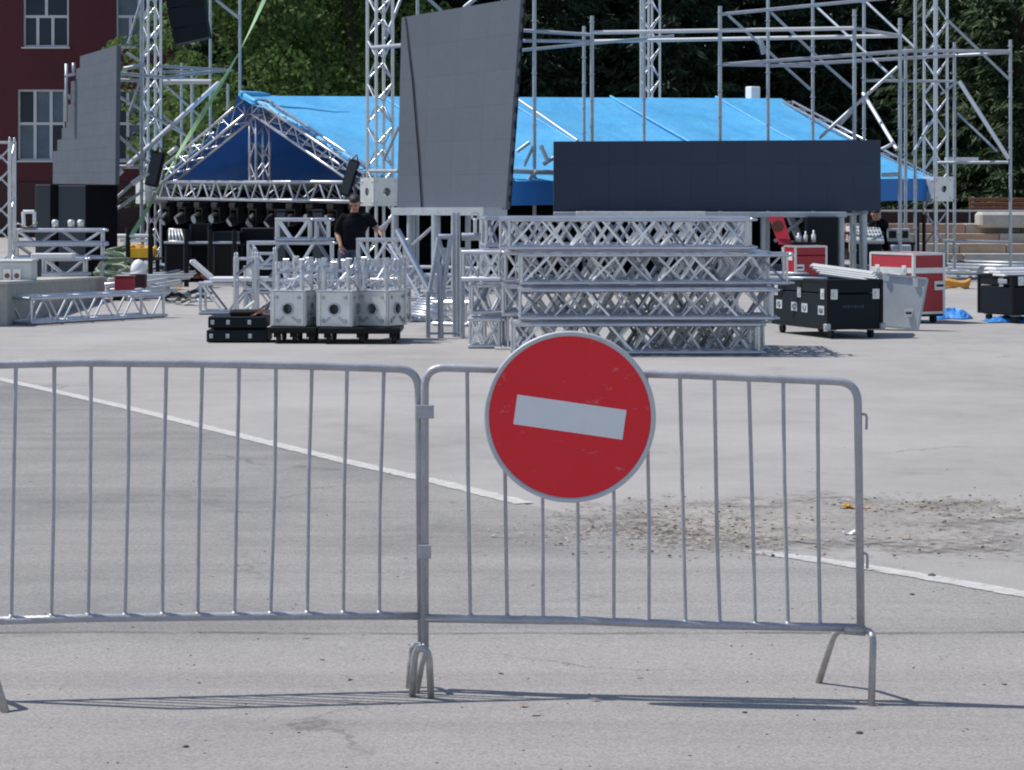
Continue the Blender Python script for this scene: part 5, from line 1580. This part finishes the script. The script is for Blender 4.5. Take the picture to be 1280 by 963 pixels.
for px, d, rot, lab in ((366, 26.95, -.28, 'aluminium base block with a round hole on the left trolley, nearer one'), (376, 27.42, -.3, 'aluminium base block on the left trolley, rear one'),
                        (424, 26.85, -.28, 'aluminium base block with a round hole at the left front of the long trolley'), (438, 27.34, -.3, 'aluminium base block at the left rear of the long trolley'),
                        (476, 26.97, -.5, 'aluminium base block turned cornerwise at the right front of the long trolley'), (484, 27.5, -.3, 'aluminium base block at the right rear of the long trolley')):
    base_block(lab, px, d, rot)
# two flat black cases, one on the other
def flat_case(label, xa, xb, d, dep, z0, z1):
    t = thing('flat_case', label, 'case', (X(xa, d), d, z0), 'flat black cases beside the trolleys')
    m = MB(); m.abox(X(xa, d), X(xb, d), d, d + dep, z0, z1, .01); m.build('body', 'black_case', t)
    m = MB()
    for f in (.08, .35, .72): m.abox(X(xa + (xb - xa) * f, d) - .02, X(xa + (xb - xa) * f, d) + .02, d - .012, d - .002, (z0 + z1) / 2 - .025, (z0 + z1) / 2 + .025, .003)
    m.build('latch', 'galv', t)
flat_case('lower flat black case on the ground left of the trolleys', 258, 334, 27.0, .6, .008, .145)
flat_case('upper flat black case stacked left of the trolleys', 260, 332, 27.02, .58, .165, .295)
m = MB(); m.abox(X(285, 27), X(325, 27), 27.1, 27.4, .297, .36, .02); tag(m.build('cable_reel', 'black'), 'small black box lying on the upper flat black case', 'box')
crumple(Vector((X(325, 27), 27.15, .29)), .10, 'glove_heap', 'wood', 'small brown heap on the upper flat black case', 'gloves', 31)

# ================================================================== FLIGHT CASES AT THE RIGHT
def flight_case(label, corner, rot, wl, wr, h, mat, z0=.12, edge='galv', castors=True, group=None):
    """corner: the near vertical edge on the ground; wl runs back left, wr runs right"""
    t = thing('flight_case', label, 'flight case', (corner.x, corner.y, 0), group)
    ur = Vector((math.cos(rot), math.sin(rot), 0)); ul = Vector((-math.sin(rot), math.cos(rot), 0))
    c = corner + ur * wr / 2 + ul * wl / 2
    zl = h * .72
    m = MB(); m.box(at(c, z0 + (zl) / 2), ur, ul, ZA, wr / 2, wl / 2, zl / 2, .006); m.build('body', mat, t)
    m = MB(); m.box(at(c, z0 + zl + .008 + (h - zl) / 2), ur, ul, ZA, wr / 2, wl / 2, (h - zl) / 2 - .006, .006); m.build('lid', mat, t)
    m = MB()
    e = .018
    for sx in (-1, 1):
        for sy in (-1, 1):
            m.box(at(c + ur * sx * (wr / 2 - .008) + ul * sy * (wl / 2 - .008), z0 + h / 2), ur, ul, ZA, e, e, h / 2 + .004)
    for zz in (z0 + .01, z0 + h - .004):
        for s in (-1, 1):
            m.box(at(c + ul * s * (wl / 2 - .008), zz), ur, ul, ZA, wr / 2 - .012, e * .9, e * .85)
            m.box(at(c + ur * s * (wr / 2 - .008), zz), ur, ul, ZA, e * .9, wl / 2 - .012, e * .85)
    m.build('edge_profile', edge, t)
    if castors:
        for sx in (-1, 1):
            for sy in (-1, 1):
                q = c + ur * sx * (wr / 2 - .10) + ul * sy * (wl / 2 - .10)
                m = MB(); m.disc(at(q, .055), ur, .055, .04, 14); cc = m.build('castor', 'rubber', t)
                m = MB(); m.box(at(q, .105), ur, ul, ZA, .05, .05, .015); m.build('castor_plate', 'galv', cc)
    return t, c, ur, ul, zl, z0
def hardware(t, p, nrm, side, kind):
    """a butterfly latch or a recessed handle on a face"""
    m = MB()
    if kind == 'latch':
        m.box(p, side, nrm, ZA, .045, .006, .06, .004); m.box(p + nrm * .01, side, nrm, ZA, .018, .008, .028, .004)
        m.build('latch', 'alu_plate', t)
    else:
        m.box(p, side, nrm, ZA, .085, .006, .06, .004); m.build('handle_dish', 'alu_plate', t)
        m = MB(); m.box(p + nrm * .012, side, nrm, ZA, .055, .008, .014, .004); m.build('handle', 'black', t)
# black case with stickers
k0 = G(1034, 424)
WL, WR, HH = 1.45, .715, .56
bt, c, ur, ul, zl, z0 = flight_case('long black flight case with square stickers right of the truss stack', k0, R(20), WL, WR, HH, 'black_case', .11, 'black')
fn, ln = -ul, -ur        # outward normals of the right-hand and left-hand faces
for f in (.12, .88): hardware(bt, at(k0 + ur * WR * f, z0 + zl) + fn * .008, fn, ur, 'latch')
for f in (.07, .48, .9): hardware(bt, at(k0 + ul * WL * f, z0 + zl) + ln * .008, ln, ul, 'latch')
for q in (k0, k0 + ur * WR, k0 + ul * WL):
    m = MB(); m.box(at(q, z0 + .03) + (fn + ln) * .004, ur, ul, ZA, .035, .035, .035, .01); m.build('corner_cap', 'galv', bt)
def glyph_pts(kind):
    A = [k * PI / 10 for k in range(21)]
    if kind == 'C': return [[(math.cos(a) * .026, math.sin(a) * .026) for a in A if .6 < a < 5.7]]
    if kind == 'G': return [[(math.cos(a) * .026, math.sin(a) * .026) for a in A if .6 < a < 6.1], [(.026, -.004), (.004, -.004)]]
    if kind == 'U': return [[(-.022, .028), (-.022, -.01), (-.012, -.026), (.012, -.026), (.022, -.01), (.022, .028)]]
    return [[(-.026, .024), (-.026, -.024)], [(0, .024), (0, -.024)], [(.026, .024), (.026, -.024)], [(-.026, -.024), (.026, -.024)]]
for f, kind, zz in ((.10, 'W', .325), (.39, 'U', .335), (.575, 'C', .34), (.85, 'G', .35)):
    p = at(k0 + ul * WL * f, zz) + ln * .004
    m = MB(); m.box(p, ul, ln, ZA, .075, .002, .052); stk = m.build('sticker', 'grey_lid', bt)
    m = MB()
    for seq in glyph_pts(kind):
        m.sweep([p + ln * .004 + ul * (-x * 1.35) + ZA * y for x, y in seq], .006, 5)
    m.build('symbol', 'jeans', stk)
m = MB(); p = at(k0 + ur * WR * .47, .37) + fn * .0065
for i in range(9):
    m.box(p + ur * (-.13 + i * .032), ur, fn, ZA, .010, .001, .012 + .004 * (i % 3))
m.build('lettering', 'jeans', bt)
# pale sheets lying on the black case
for k in range(4):
    a, b = P(1012 + k * 4, 333 + k * 3.2, 28.7 - k * .14), P(1090 + k * 2, 343.5 + k * 3.0, 28.6 - k * .14)
    sd = Vector((.12, .55, .02)).normalized()
    axx = (b - a)
    L = axx.length; axx.normalize()
    m = MB(); m.box(a.lerp(b, .5) + sd * .2, axx, sd, axx.cross(sd), L / 2, .2, .012, .003)
    tag(m.build('pale_sheet', 'white_case'), '%s pale sheet from the top slanting across the black flight case' % ORD[k], 'sheet', 'pale sheets lying on the black flight case')
for k, (xa, xb, y) in enumerate(((955, 1010, 341), (958, 1034, 347))):
    pa_, pb_ = P(xa, y, 28.9 - k * .3), P(xb, y + 2, 28.4 - k * .3)
    m = MB(); m.tube(pa_, pb_, .022, 8); tag(m.build('loose_pipe', 'galv'), '%s pipe on the rear left top of the black flight case' % ('upper', 'lower')[k], 'pipe', 'pipes lying on the black case')
# grey lid leaning behind the black case
gl = thing('case_lid', 'big grey case lid standing tilted between black and red flight cases', 'case lid', G(1115, 411))
fq = [P(1068, 404, 29.6), P(1147, 412, 29.3), P(1159, 349, 29.3), P(1052, 337, 29.7)]
th_ = Vector((-.18, .22, 0))
m = MB(); m.hexa([fq[0] + th_, fq[1] + th_, fq[1], fq[0], fq[3] + th_, fq[2] + th_, fq[2], fq[3]]); m.build('shell', 'grey_lid', gl)
m = MB()
for i in range(4):
    a, b = fq[i], fq[(i + 1) % 4]
    m.box(a.lerp(b, .5) + YA * -.006, (b - a), YA, (b - a).cross(YA), (b - a).length / 2, .012, .014)
m.build('edge_profile', 'galv', gl)
def fpt(u, v): return fq[0].lerp(fq[1], u).lerp(fq[3].lerp(fq[2], u), v)
for (u, v, w, h, mt, nm) in ((.83, .30, .055, .045, 'alu_plate', 'handle_dish'), (.52, .95, .04, .05, 'alu_plate', 'latch'), (.87, .90, .03, .05, 'alu_plate', 'latch')):
    m = MB(); m.box(fpt(u, v) + YA * -.012, XA, YA, ZA, w, .008, h, .003); hp = m.build(nm, mt, gl)
    if nm == 'handle_dish':
        m = MB(); m.box(fpt(u, v) + YA * -.024, XA, YA, ZA, .035, .006, .012, .003); m.build('handle', 'black', hp)
# big red case
kr = G(1142, 405)
WL2, WR2 = .88, .505
rt, c, ur, ul, zl, z0 = flight_case('tall red flight case with silver edges behind the grey lid', kr, R(30), WL2, WR2, .775, 'red_case', .125, 'alu_plate', True, 'red flight cases with silver edges')
fn, ln = -ul, -ur
m = MB()
m.box(at(kr + ur * WR2 / 2, z0 + zl) + fn * .004, ur, fn, ZA, WR2 / 2 - .02, .006, .035)
m.box(at(kr + ul * WL2 / 2, z0 + zl) + ln * .004, ul, ln, ZA, WL2 / 2 - .02, .006, .035)
m.build('lid_band', 'alu_plate', rt)
for f in (.2, .82): hardware(rt, at(kr + ul * WL2 * f, z0 + zl) + ln * .012, ln, ul, 'latch')
hardware(rt, at(kr + ur * WR2 * .84, z0 + .36) + fn * .008, fn, ur, 'handle')
hardware(rt, at(kr + ul * WL2 * .5, z0 + .36) + ln * .008, ln, ul, 'handle')
m = MB(); m.box(at(kr + ul * WL2 * .5, z0 + .47) + ln * .006, ul, ln, ZA, .2, .003, .07); lb_ = m.build('label_plate', 'white_case', rt)
m = MB()
for i in range(7): m.box(at(kr + ul * WL2 * (.35 + i * .05), z0 + .475) + ln * .0105, ul, ln, ZA, .013, .001, .018)
m.build('lettering', 'red_case', lb_)
m = MB(); m.box(at(c, z0 - .02), ur, ul, ZA, WR2 / 2 - .01, WL2 / 2 - .01, .018); m.build('base_board', 'black', rt)
# red case further back with tilted lid
kb = Vector((X(994, 43), 43, 0))
r2, c, ur, ul, zl, z0 = flight_case('smaller red flight case with a white sticker below the long dark screen', kb, R(14), .55, .60, .60, 'red_case', .12, 'alu_plate', True, 'red flight cases with silver edges')
fn, ln = -ul, -ur
m = MB(); m.box(at(kb + ul * .27, z0 + .42) + ln * .006, ul, ln, ZA, .14, .003, .075); m.build('sticker', 'white_case', r2)
for f in (.14, .85): hardware(r2, at(kb + ur * .6 * f, z0 + .22) + fn * .008, fn, ur, 'handle')
rlid = thing('case_lid', 'dull red case lid with a dark round disc tilted under the long dark screen', 'case lid', P(975, 306, 43.6))
q = [P(974, 306, 43.6), P(990, 306, 43.6), P(979, 271, 43.9), P(961, 271, 43.9)]
m = MB(); m.hexa([p + YA * .12 for p in (q[0], q[1])] + [q[1], q[0]] + [q[3] + YA * .12, q[2] + YA * .12, q[2], q[3]]); m.build('shell', 'red_case', rlid)
m = MB(); m.disc(P(972, 283, 43.7) + YA * -.03, YA, .11, .02, 18); m.build('disc', 'rust', rlid)
dkc = MB(); dkc.abox(X(1008, 44.5), X(1048, 44.5), 44.5, 45.0, 0, Z(271, 44.5), .02)
tag(dkc.build('dark_cabinet', 'black_case'), 'tall dark navy cabinet under the right end of the long dark screen', 'cabinet')
for k, (px, w, h) in enumerate(((998, .05, .17), (1007, .035, .20), (1017, .04, .22))):
    p = P(px, 303, 43.9)
    m = MB(); m.sweep([p, p + ZA * h * .6, p + ZA * h * .75, p + ZA * h], [w, w, w * .4, w * .4], 10)
    tag(m.build('bottle', 'white_plastic'), '%s white bottle from the left above the smaller red flight case' % ORD[k], 'bottle', 'white bottles under the long dark screen')
m = MB(); m.abox(X(992, 43.9), X(1030, 43.9), 43.8, 44.1, Z(304.5, 43.9) - .03, Z(303, 43.9) - .003)
sh2 = thing('shelf', 'narrow dark shelf holding the white bottles', 'shelf', (X(1010, 43.9), 43.95, 0)); m.build('shelf_board', 'black', sh2)
for px in (994, 1028): pipe(sh2, 'leg', Vector((X(px, 43.9), 43.98, 0)), Vector((X(px, 43.9), 43.98, Z(305, 43.9))), .02, 'black')

# black case at the right edge
kc = G(1266, 405)
b2, c, ur, ul, zl, z0 = flight_case('black flight case cut off by the right edge of the photo', kc, R(22), .80, .9, .50, 'black_case', .11, 'black')
fn, ln = -ul, -ur
hardware(b2, at(kc + ul * .25, z0 + .42) + ln * .008, ln, ul, 'latch')
hardware(b2, at(kc + ur * .12, z0 + .44) + fn * .008, fn, ur, 'latch')
m = MB(); m.box(at(kc + ul * .2, z0 + .43) + ln * .02, ul, ln, ZA, .10, .012, .03, .008); m.build('handle', 'galv', b2)
for k in range(3):
    p = at(c, z0 + .50 + .012 + k * .035) + ul * (.1 * k - .15)
    m = MB(); m.box(p, ur, ul, ZA, .50, .14, .014, .004); tag(m.build('white_board', 'white_plastic'), '%s white board from the bottom on the black flight case at the right edge' % ORD[k], 'board', 'white boards on the right black case')
def tarp(label, c, sx, sy, h, seed):
    rr = random.Random(seed); m = MB(); n = 12; vs = []
    for j in range(n):
        for i in range(n):
            u, v = i / (n - 1) * 2 - 1, j / (n - 1) * 2 - 1
            e = max(0, 1 - max(abs(u), abs(v)) ** 3)
            vs.append(c + Vector((u * sx * (1 + .1 * math.sin(v * 4 + seed)), v * sy * (1 + .12 * math.sin(u * 5)), .012 + e * h * (.35 + .65 * rr.random()))))
    m.add(vs, [(j * n + i, j * n + i + 1, j * n + n + i + 1, j * n + n + i) for j in range(n - 1) for i in range(n - 1)])
    tag(m.build('blue_tarp', 'blue_tarp', None, False), label, 'tarp', 'blue tarps dropped on the plaza')
tarp('crumpled blue tarp on the ground right of the tall red flight case', G(1186, 397), .26, .5, .13, 3)
tarp('crumpled blue tarp at the foot of the black flight case at the right edge', G(1264, 403), .32, .22, .09, 4)
# orange straps, pipes on the ground at the right
p = G(1192, 361)
sm_ = MB()
for k in range(3):
    sm_.sweep([p + Vector((math.cos(a) * (.24 + .02 * k), math.sin(a) * .25, .05 + k * .035 + .03 * math.sin(3 * a + k))) for a in [j * PI / 9 for j in range(18)]], .035, 6, closed=True)
tag(sm_.build('strap_heap', 'orange'), 'heap of orange straps on the ground right of the tall red case', 'straps')
for k in range(9):
    a, b = G(1178 + rnd.uniform(-6, 8), 349 - k * 1.5), G(1300 + rnd.uniform(-10, 10), 352 - k * 1.4)
    m = MB(); zz = .04 + (k % 3) * .07; m.tube(a + ZA * zz, b + ZA * zz, .04, 8)
    tag(m.build('loose_pipe', 'galv'), 'grey pipe lying on the ground in front of the stone steps', 'pipe', 'grey pipes lying before the steps')
tag(MB().box(G(1192, 350) + ZA * .16, Vector((1, -.1, 0)), YA, ZA, .30, .15, .03, .01).build('white_board', 'white_plastic'), 'white board lying on the pipes right of the tall red case', 'board')

# control desk under the scaffold
dk_ = 46.3
ds = thing('control_desk', 'pale sound desk on a dark case right of the long dark screen platform', 'control desk', (X(1083, dk_), dk_, 0))
m = MB(); m.abox(X(1068, dk_), X(1102, dk_), dk_ - .1, dk_ + .6, .3, Z(303, dk_) - .005, .02); m.build('case', 'black_case', ds)
za = Z(302, dk_)
m = MB(); m.box((X(1083, dk_), dk_ + .2, za + .12), XA, Vector((0, 1, .42)), Vector((0, -.42, 1)), .33, .34, .05, .015); m.build('console', 'grey_lid', ds)
m = MB()
for i in range(10):
    for j in range(3):
        m.box((X(1083, dk_) - .27 + i * .06, dk_ + .02 + j * .16, za + .115 + j * .067), XA, YA, ZA, .010, .02, .012)
tag(m.build('fader', 'black', ds), kind='stuff')
m = MB(); m.abox(X(1062, dk_), X(1103, dk_), dk_ - .15, dk_ + .65, za - .004, za + .03, .006); m.build('tray', 'alu_plate', ds)
m = MB(); m.box((X(1062, dk_), dk_ + .1, za + .16), XA, YA, ZA, .14, .05, .03, .01); m.build('lamp_bar', 'red_case', ds)
for px in (1070, 1100): pipe(ds, 'leg', Vector((X(px, dk_), dk_ + .3, 0)), Vector((X(px, dk_), dk_ + .3, .3)), .03, 'galv')
mo = thing('monitor', 'monitor with a pale frame and dark screen right of the sound desk', 'monitor', P(1123, 303, 46.6))
m = MB(); c = P(1123, 294, 46.6)
for dx in (-.115, .115):
    m2 = MB(); m2.box(c + Vector((dx, -.03, .01)), XA, YA, ZA, .07, .01, .07); m2.build('screen', 'black', mo)
m.box(c, XA, YA, ZA, .22, .02, .13, .01); m.build('frame', 'grey_lid', mo)
tb2 = thing('side_table', 'dark low table carrying the monitor right of the sound desk', 'table', (X(1123, 46.7), 46.7, 0))
m = MB(); m.abox(X(1108, 46.7), X(1142, 46.7), 46.5, 47.1, Z(304, 46.6) - .04, Z(303.3, 46.6) - .13, .0) if False else m.abox(X(1108, 46.7), X(1142, 46.7), 46.5, 47.1, Z(303, 46.6) - .05, Z(303, 46.6) - .004)
m.build('table_top', 'black', tb2)
for px in (1110, 1140): pipe(tb2, 'leg', Vector((X(px, 46.8), 46.8, 0)), Vector((X(px, 46.8), 46.8, Z(303, 46.6) - .05)), .03, 'black')
m = MB(); m.abox(X(1112, 46.5), X(1137, 46.5), 46.3, 46.48, Z(316, 46.5), Z(306, 46.5), .02); prn = thing('printer', 'small grey box machine hanging below the monitor', 'machine', (X(1125, 46.4), 46.4, Z(316, 46.5))); m.build('body', 'grey_lid', prn)
for px, lab in ((1147, 'left black microphone stand behind the tall red case'), (1155, 'right black microphone stand behind the tall red case')):
    t = thing('stand', lab, 'stand', (X(px, 47), 47, 0), 'black stands behind the red case')
    pipe(t, 'pole', Vector((X(px, 47), 47, .03)), P(px, 268, 47), .035, 'black')
    m = MB(); m.disc((X(px, 47), 47, .02), ZA, .16, .03, 16); m.build('base', 'black', t)

# ================================================================== PEOPLE
class Limbs(MB):
    """overlapping tapered lofts that a voxel remesh fuses into one skin"""
    def loft(s, rows, n=20):
        """rows of (centre, half width along X, half depth)"""
        vs = []
        k = len(rows)
        pts = [Vector(r[0]) for r in rows]
        for i, (c, rx, ry) in enumerate(rows):
            t = (pts[min(i + 1, k - 1)] - pts[max(0, i - 1)]).normalized()
            x = (XA - t * t.x).normalized(); y = t.cross(x)
            vs += [pts[i] + x * (rx * math.cos(2 * PI * j / n)) + y * (ry * math.sin(2 * PI * j / n)) for j in range(n)]
        fs = [(i * n + j, i * n + (j + 1) % n, i * n + n + (j + 1) % n, i * n + n + j) for i in range(k - 1) for j in range(n)]
        fs += [tuple(range(n))[::-1], tuple((k - 1) * n + j for j in range(n))]
        return s.add(vs, fs, True)
    def limb(s, rows, n=12):
        return s.sweep([r[0] for r in rows], [r[1] for r in rows], n)
    def blob(s, c, r, sq=(1, 1, 1)):
        rows = []
        for k in range(9):
            a = -PI / 2 * .96 + PI * .96 * k / 8
            rows.append((Vector(c) + ZA * r * sq[2] * math.sin(a), r * sq[0] * math.cos(a), r * sq[1] * math.cos(a)))
        return s.loft(rows, 16)
    def hand(s, w, d, n, curl, sgn):
        d = Vector(d).normalized(); n = Vector(n); n = (n - d * n.dot(d)).normalized(); sd = d.cross(n).normalized() * sgn
        s.box(w + d * .05, d, sd, n, .052, .040, .015, .012)
        for off, ln, cu in ((.031, .064, .9), (.0105, .076, 1.0), (-.0105, .072, 1.12), (-.031, .056, 1.25)):
            b = w + d * .092 + sd * off; a = curl * cu
            p1 = b + (d * math.cos(a * .4) + n * math.sin(a * .4)) * ln * .45
            p2 = p1 + (d * math.cos(a) + n * math.sin(a)) * ln * .32
            p3 = p2 + (d * math.cos(a * 1.5) + n * math.sin(a * 1.5)) * ln * .25
            s.limb([(b - d * .02, .0105), (b, .010), (p1, .0095), (p2, .0085), (p3, .007)], 8)
        t0 = w + d * .025 + sd * .03
        s.limb([(t0, .014), (t0 + (d * .6 + sd * .6 + n * .25) * .035, .012), (t0 + (d * 1.2 + sd * .75 + n * .6) * .05, .0095)], 8)
    def fuse(s, name, mat, root, voxel, smooth=3):
        o = s.build(name, mat, root)
        r = o.modifiers.new('Remesh', 'REMESH'); r.mode = 'VOXEL'; r.voxel_size = voxel; r.use_smooth_shade = True
        q = o.modifiers.new('Smooth', 'SMOOTH'); q.factor = .5; q.iterations = smooth
        return o
def head(b, hc, fw, up):
    rt_ = fw.cross(up).normalized()
    b.loft([(hc - up * .118 + fw * .045, .020, .022), (hc - up * .104 + fw * .035, .045, .050), (hc - up * .065 + fw * .012, .062, .076), (hc - up * .02, .073, .092), (hc + up * .03 - fw * .006, .077, .096), (hc + up * .075 - fw * .012, .066, .082), (hc + up * .105 - fw * .015, .035, .045), (hc + up * .112 - fw * .015, .010, .012)], 20)
    b.limb([(hc + fw * .085 + up * .02, .009), (hc + fw * .108 - up * .015, .013), (hc + fw * .100 - up * .028, .014)], 8)
    for s_ in (-1, 1):
        c = hc + rt_ * s_ * .076 - fw * .008
        b.limb([(c - up * .032, .007), (c - up * .012 + rt_ * s_ * .008, .012), (c + up * .014 + rt_ * s_ * .012, .015), (c + up * .03, .007)], 8)
def face(root, hc, fw, up, hairmat, hsize=1.0):
    rt_ = fw.cross(up).normalized()
    for s_ in (-1, 1):
        c = hc + rt_ * s_ * .031 + fw * .084 + up * .010
        m = MB(); m.sweep([c - fw * .006, c, c + fw * .006], [.012, .011, .004], 8); m.build('eye', 'black', root)
        c = hc + rt_ * s_ * .033 + fw * .090 + up * .034
        m = MB(); m.sweep([c - rt_ * .019, c + up * .004 + fw * .003, c + rt_ * .019], [.004, .0055, .004], 6); m.build('eyebrow', hairmat, root)
    c = hc + fw * .088 - up * .055
    m = MB(); m.sweep([c - rt_ * .023, c + fw * .006, c + rt_ * .023], [.003, .006, .003], 6); m.build('mouth', 'rust', root)
    h = Limbs()
    h.loft([(hc + up * .020 - fw * .045, .079, .062), (hc + up * .050 - fw * .022, .086, .090), (hc + up * .080 - fw * .012, .078, .094), (hc + up * .108 - fw * .015, .052, .062), (hc + up * .122 - fw * .015, .018, .02)], 18)
    h.loft([(hc - up * .055 - fw * .055, .055, .030), (hc - up * .01 - fw * .050, .070, .045), (hc + up * .045 - fw * .045, .078, .05)], 16)
    h.fuse('hair', hairmat, root, .007, 2)
def figure(label, group_pts, trouser, trmat, shmat, sleeve):
    pel, chest, neck, hc, fw, up, arms, d = group_pts
    t = thing('person', label, 'person', (pel.x, d, 0))
    mid = pel.lerp(chest, .5); shl = chest.lerp(neck, .62)
    b = Limbs()
    b.loft([(pel - ZA * .06, .13, .095), (pel + ZA * .02, .135, .10), (mid, .125, .09), (chest, .145, .10), (shl, .11, .075), (neck - ZA * .02, .05, .05)])
    b.limb([(neck - ZA * .06, .060), (neck, .056), (hc - up * .07 - fw * .01, .056)])
    head(b, hc, fw, up)
    for s_, sh, el, wr, dv, pn in arms:
        b.limb([(chest.lerp(shl, .5), .06), (sh, .052), (sh.lerp(el, .5), .046), (el, .040), (el.lerp(wr, .35), .042), (el.lerp(wr, .8), .030), (wr, .026), (wr + Vector(dv).normalized() * .03, .025)])
        b.hand(wr, dv, pn, .75, s_)
    legs = []
    for s_ in (-1, 1):
        hip = pel + Vector((s_ * .088, 0, -.05)); kn = Vector((pel.x + s_ * .11, d - .05, .49)); an = Vector((pel.x + s_ * .125, d + .02, .09)); legs.append((s_, hip, kn, an))
        b.limb([(hip, .082), (hip.lerp(kn, .5), .068), (kn, .052), (kn.lerp(an, .35), .053), (an, .036), (an - ZA * .05, .034)])
    b.fuse('body', 'skin', t, .0075, 2)
    s = Limbs()
    s.loft([(pel - ZA * .07, .178, .135), (pel + ZA * .02, .172, .135), (mid, .170, .132), (chest, .208, .138), (chest.lerp(shl, .55), .190, .118), (shl + ZA * .016, .135, .09), (neck - ZA * .035, .070, .072), (neck - ZA * .012, .066, .066)])
    for s_, sh, el, wr, dv, pn in arms:
        rows = [(chest.lerp(shl, .5) + XA * s_ * .07, .075), (sh + XA * s_ * -.025 + ZA * .01, .074), (sh.lerp(el, .3), .068), (sh.lerp(el, .6), .065), (sh.lerp(el, .92), .064)]
        if sleeve == 'long': rows = rows[:-1] + [(el, .060), (el.lerp(wr, .5), .053), (el.lerp(wr, .9), .042)]
        s.limb(rows, 14)
    s.fuse('shirt', shmat, t, .011, 3)
    j = Limbs()
    j.loft([(pel + ZA * .06, .158, .122), (pel, .166, .128), (pel - ZA * .10, .172, .128)])
    for s_, hip, kn, an in legs:
        j.limb([(hip, .098), (hip.lerp(kn, .5), .090), (kn, .074), (kn.lerp(an, .5), .068), (an - ZA * .01, .062)], 14)
    j.fuse(trouser, trmat, t, .011, 2)
    for s_, hip, kn, an in legs:
        m = MB(); a = Vector((an.x, d, 0)); m.sweep([a + Vector((0, .10, .045)), a + Vector((0, .05, .05)), a + Vector((s_ * .01, -.10, .042)), a + Vector((s_ * .015, -.19, .034)), a + Vector((s_ * .016, -.205, .03))], [.030, .045, .044, .030, .01], 10); m.build('shoe', 'shoe', t)
    face(t, hc, fw, up, 'hair')
d = 36.0
def q(px, py, off=0.0): return P(px, py, 36.0 + off)
pel = q(438, 307); hc = q(443.5, 254, -.22)
figure('man in black short sleeved shirt and blue jeans standing behind the trolleys',
       (pel, q(443.5, 281, -.06), q(443, 264.5, -.11), hc, Vector((-.18, -1, -.85)).normalized(), Vector((-.12, -.85, 1)).normalized(),
        ((-1, q(427, 273, -.06), q(421.5, 292, -.02), q(426, 307, -.16), Vector((.15, -.35, -.9)), Vector((.6, -.5, .2))),
         (1, q(461.5, 272, -.04), q(468.5, 284, -.02), q(476, 292.5, -.15), Vector((.35, -.6, -.55)), Vector((-.3, -.2, -.6)))), 36.0),
       'jeans', 'jeans', 'shirt', 'short')
def q2(px, py, off=0.0): return P(px, py, 46.95 + off)
pel = q2(1102, 300); hc = q2(1094.5, 268.5, -.2)
figure('person in black clothes bending over the sound desk beside the long dark screen',
       (pel, q2(1098, 283, -.12), q2(1096, 274.5, -.16), hc, Vector((-.25, -1, -.45)).normalized(), Vector((-.08, -.42, 1)).normalized(),
        ((-1, q2(1090.5, 279, -.12), q2(1085.5, 288, -.2), q2(1081, 295, -.42), Vector((-.2, -.8, -.35)), Vector((0, -.3, -1))),
         (1, q2(1106, 280, -.1), q2(1107.5, 290, -.2), q2(1100, 297, -.42), Vector((-.4, -.8, -.2)), Vector((0, -.3, -1)))), 46.95),
       'trousers', 'black_cloth', 'shirt', 'long')
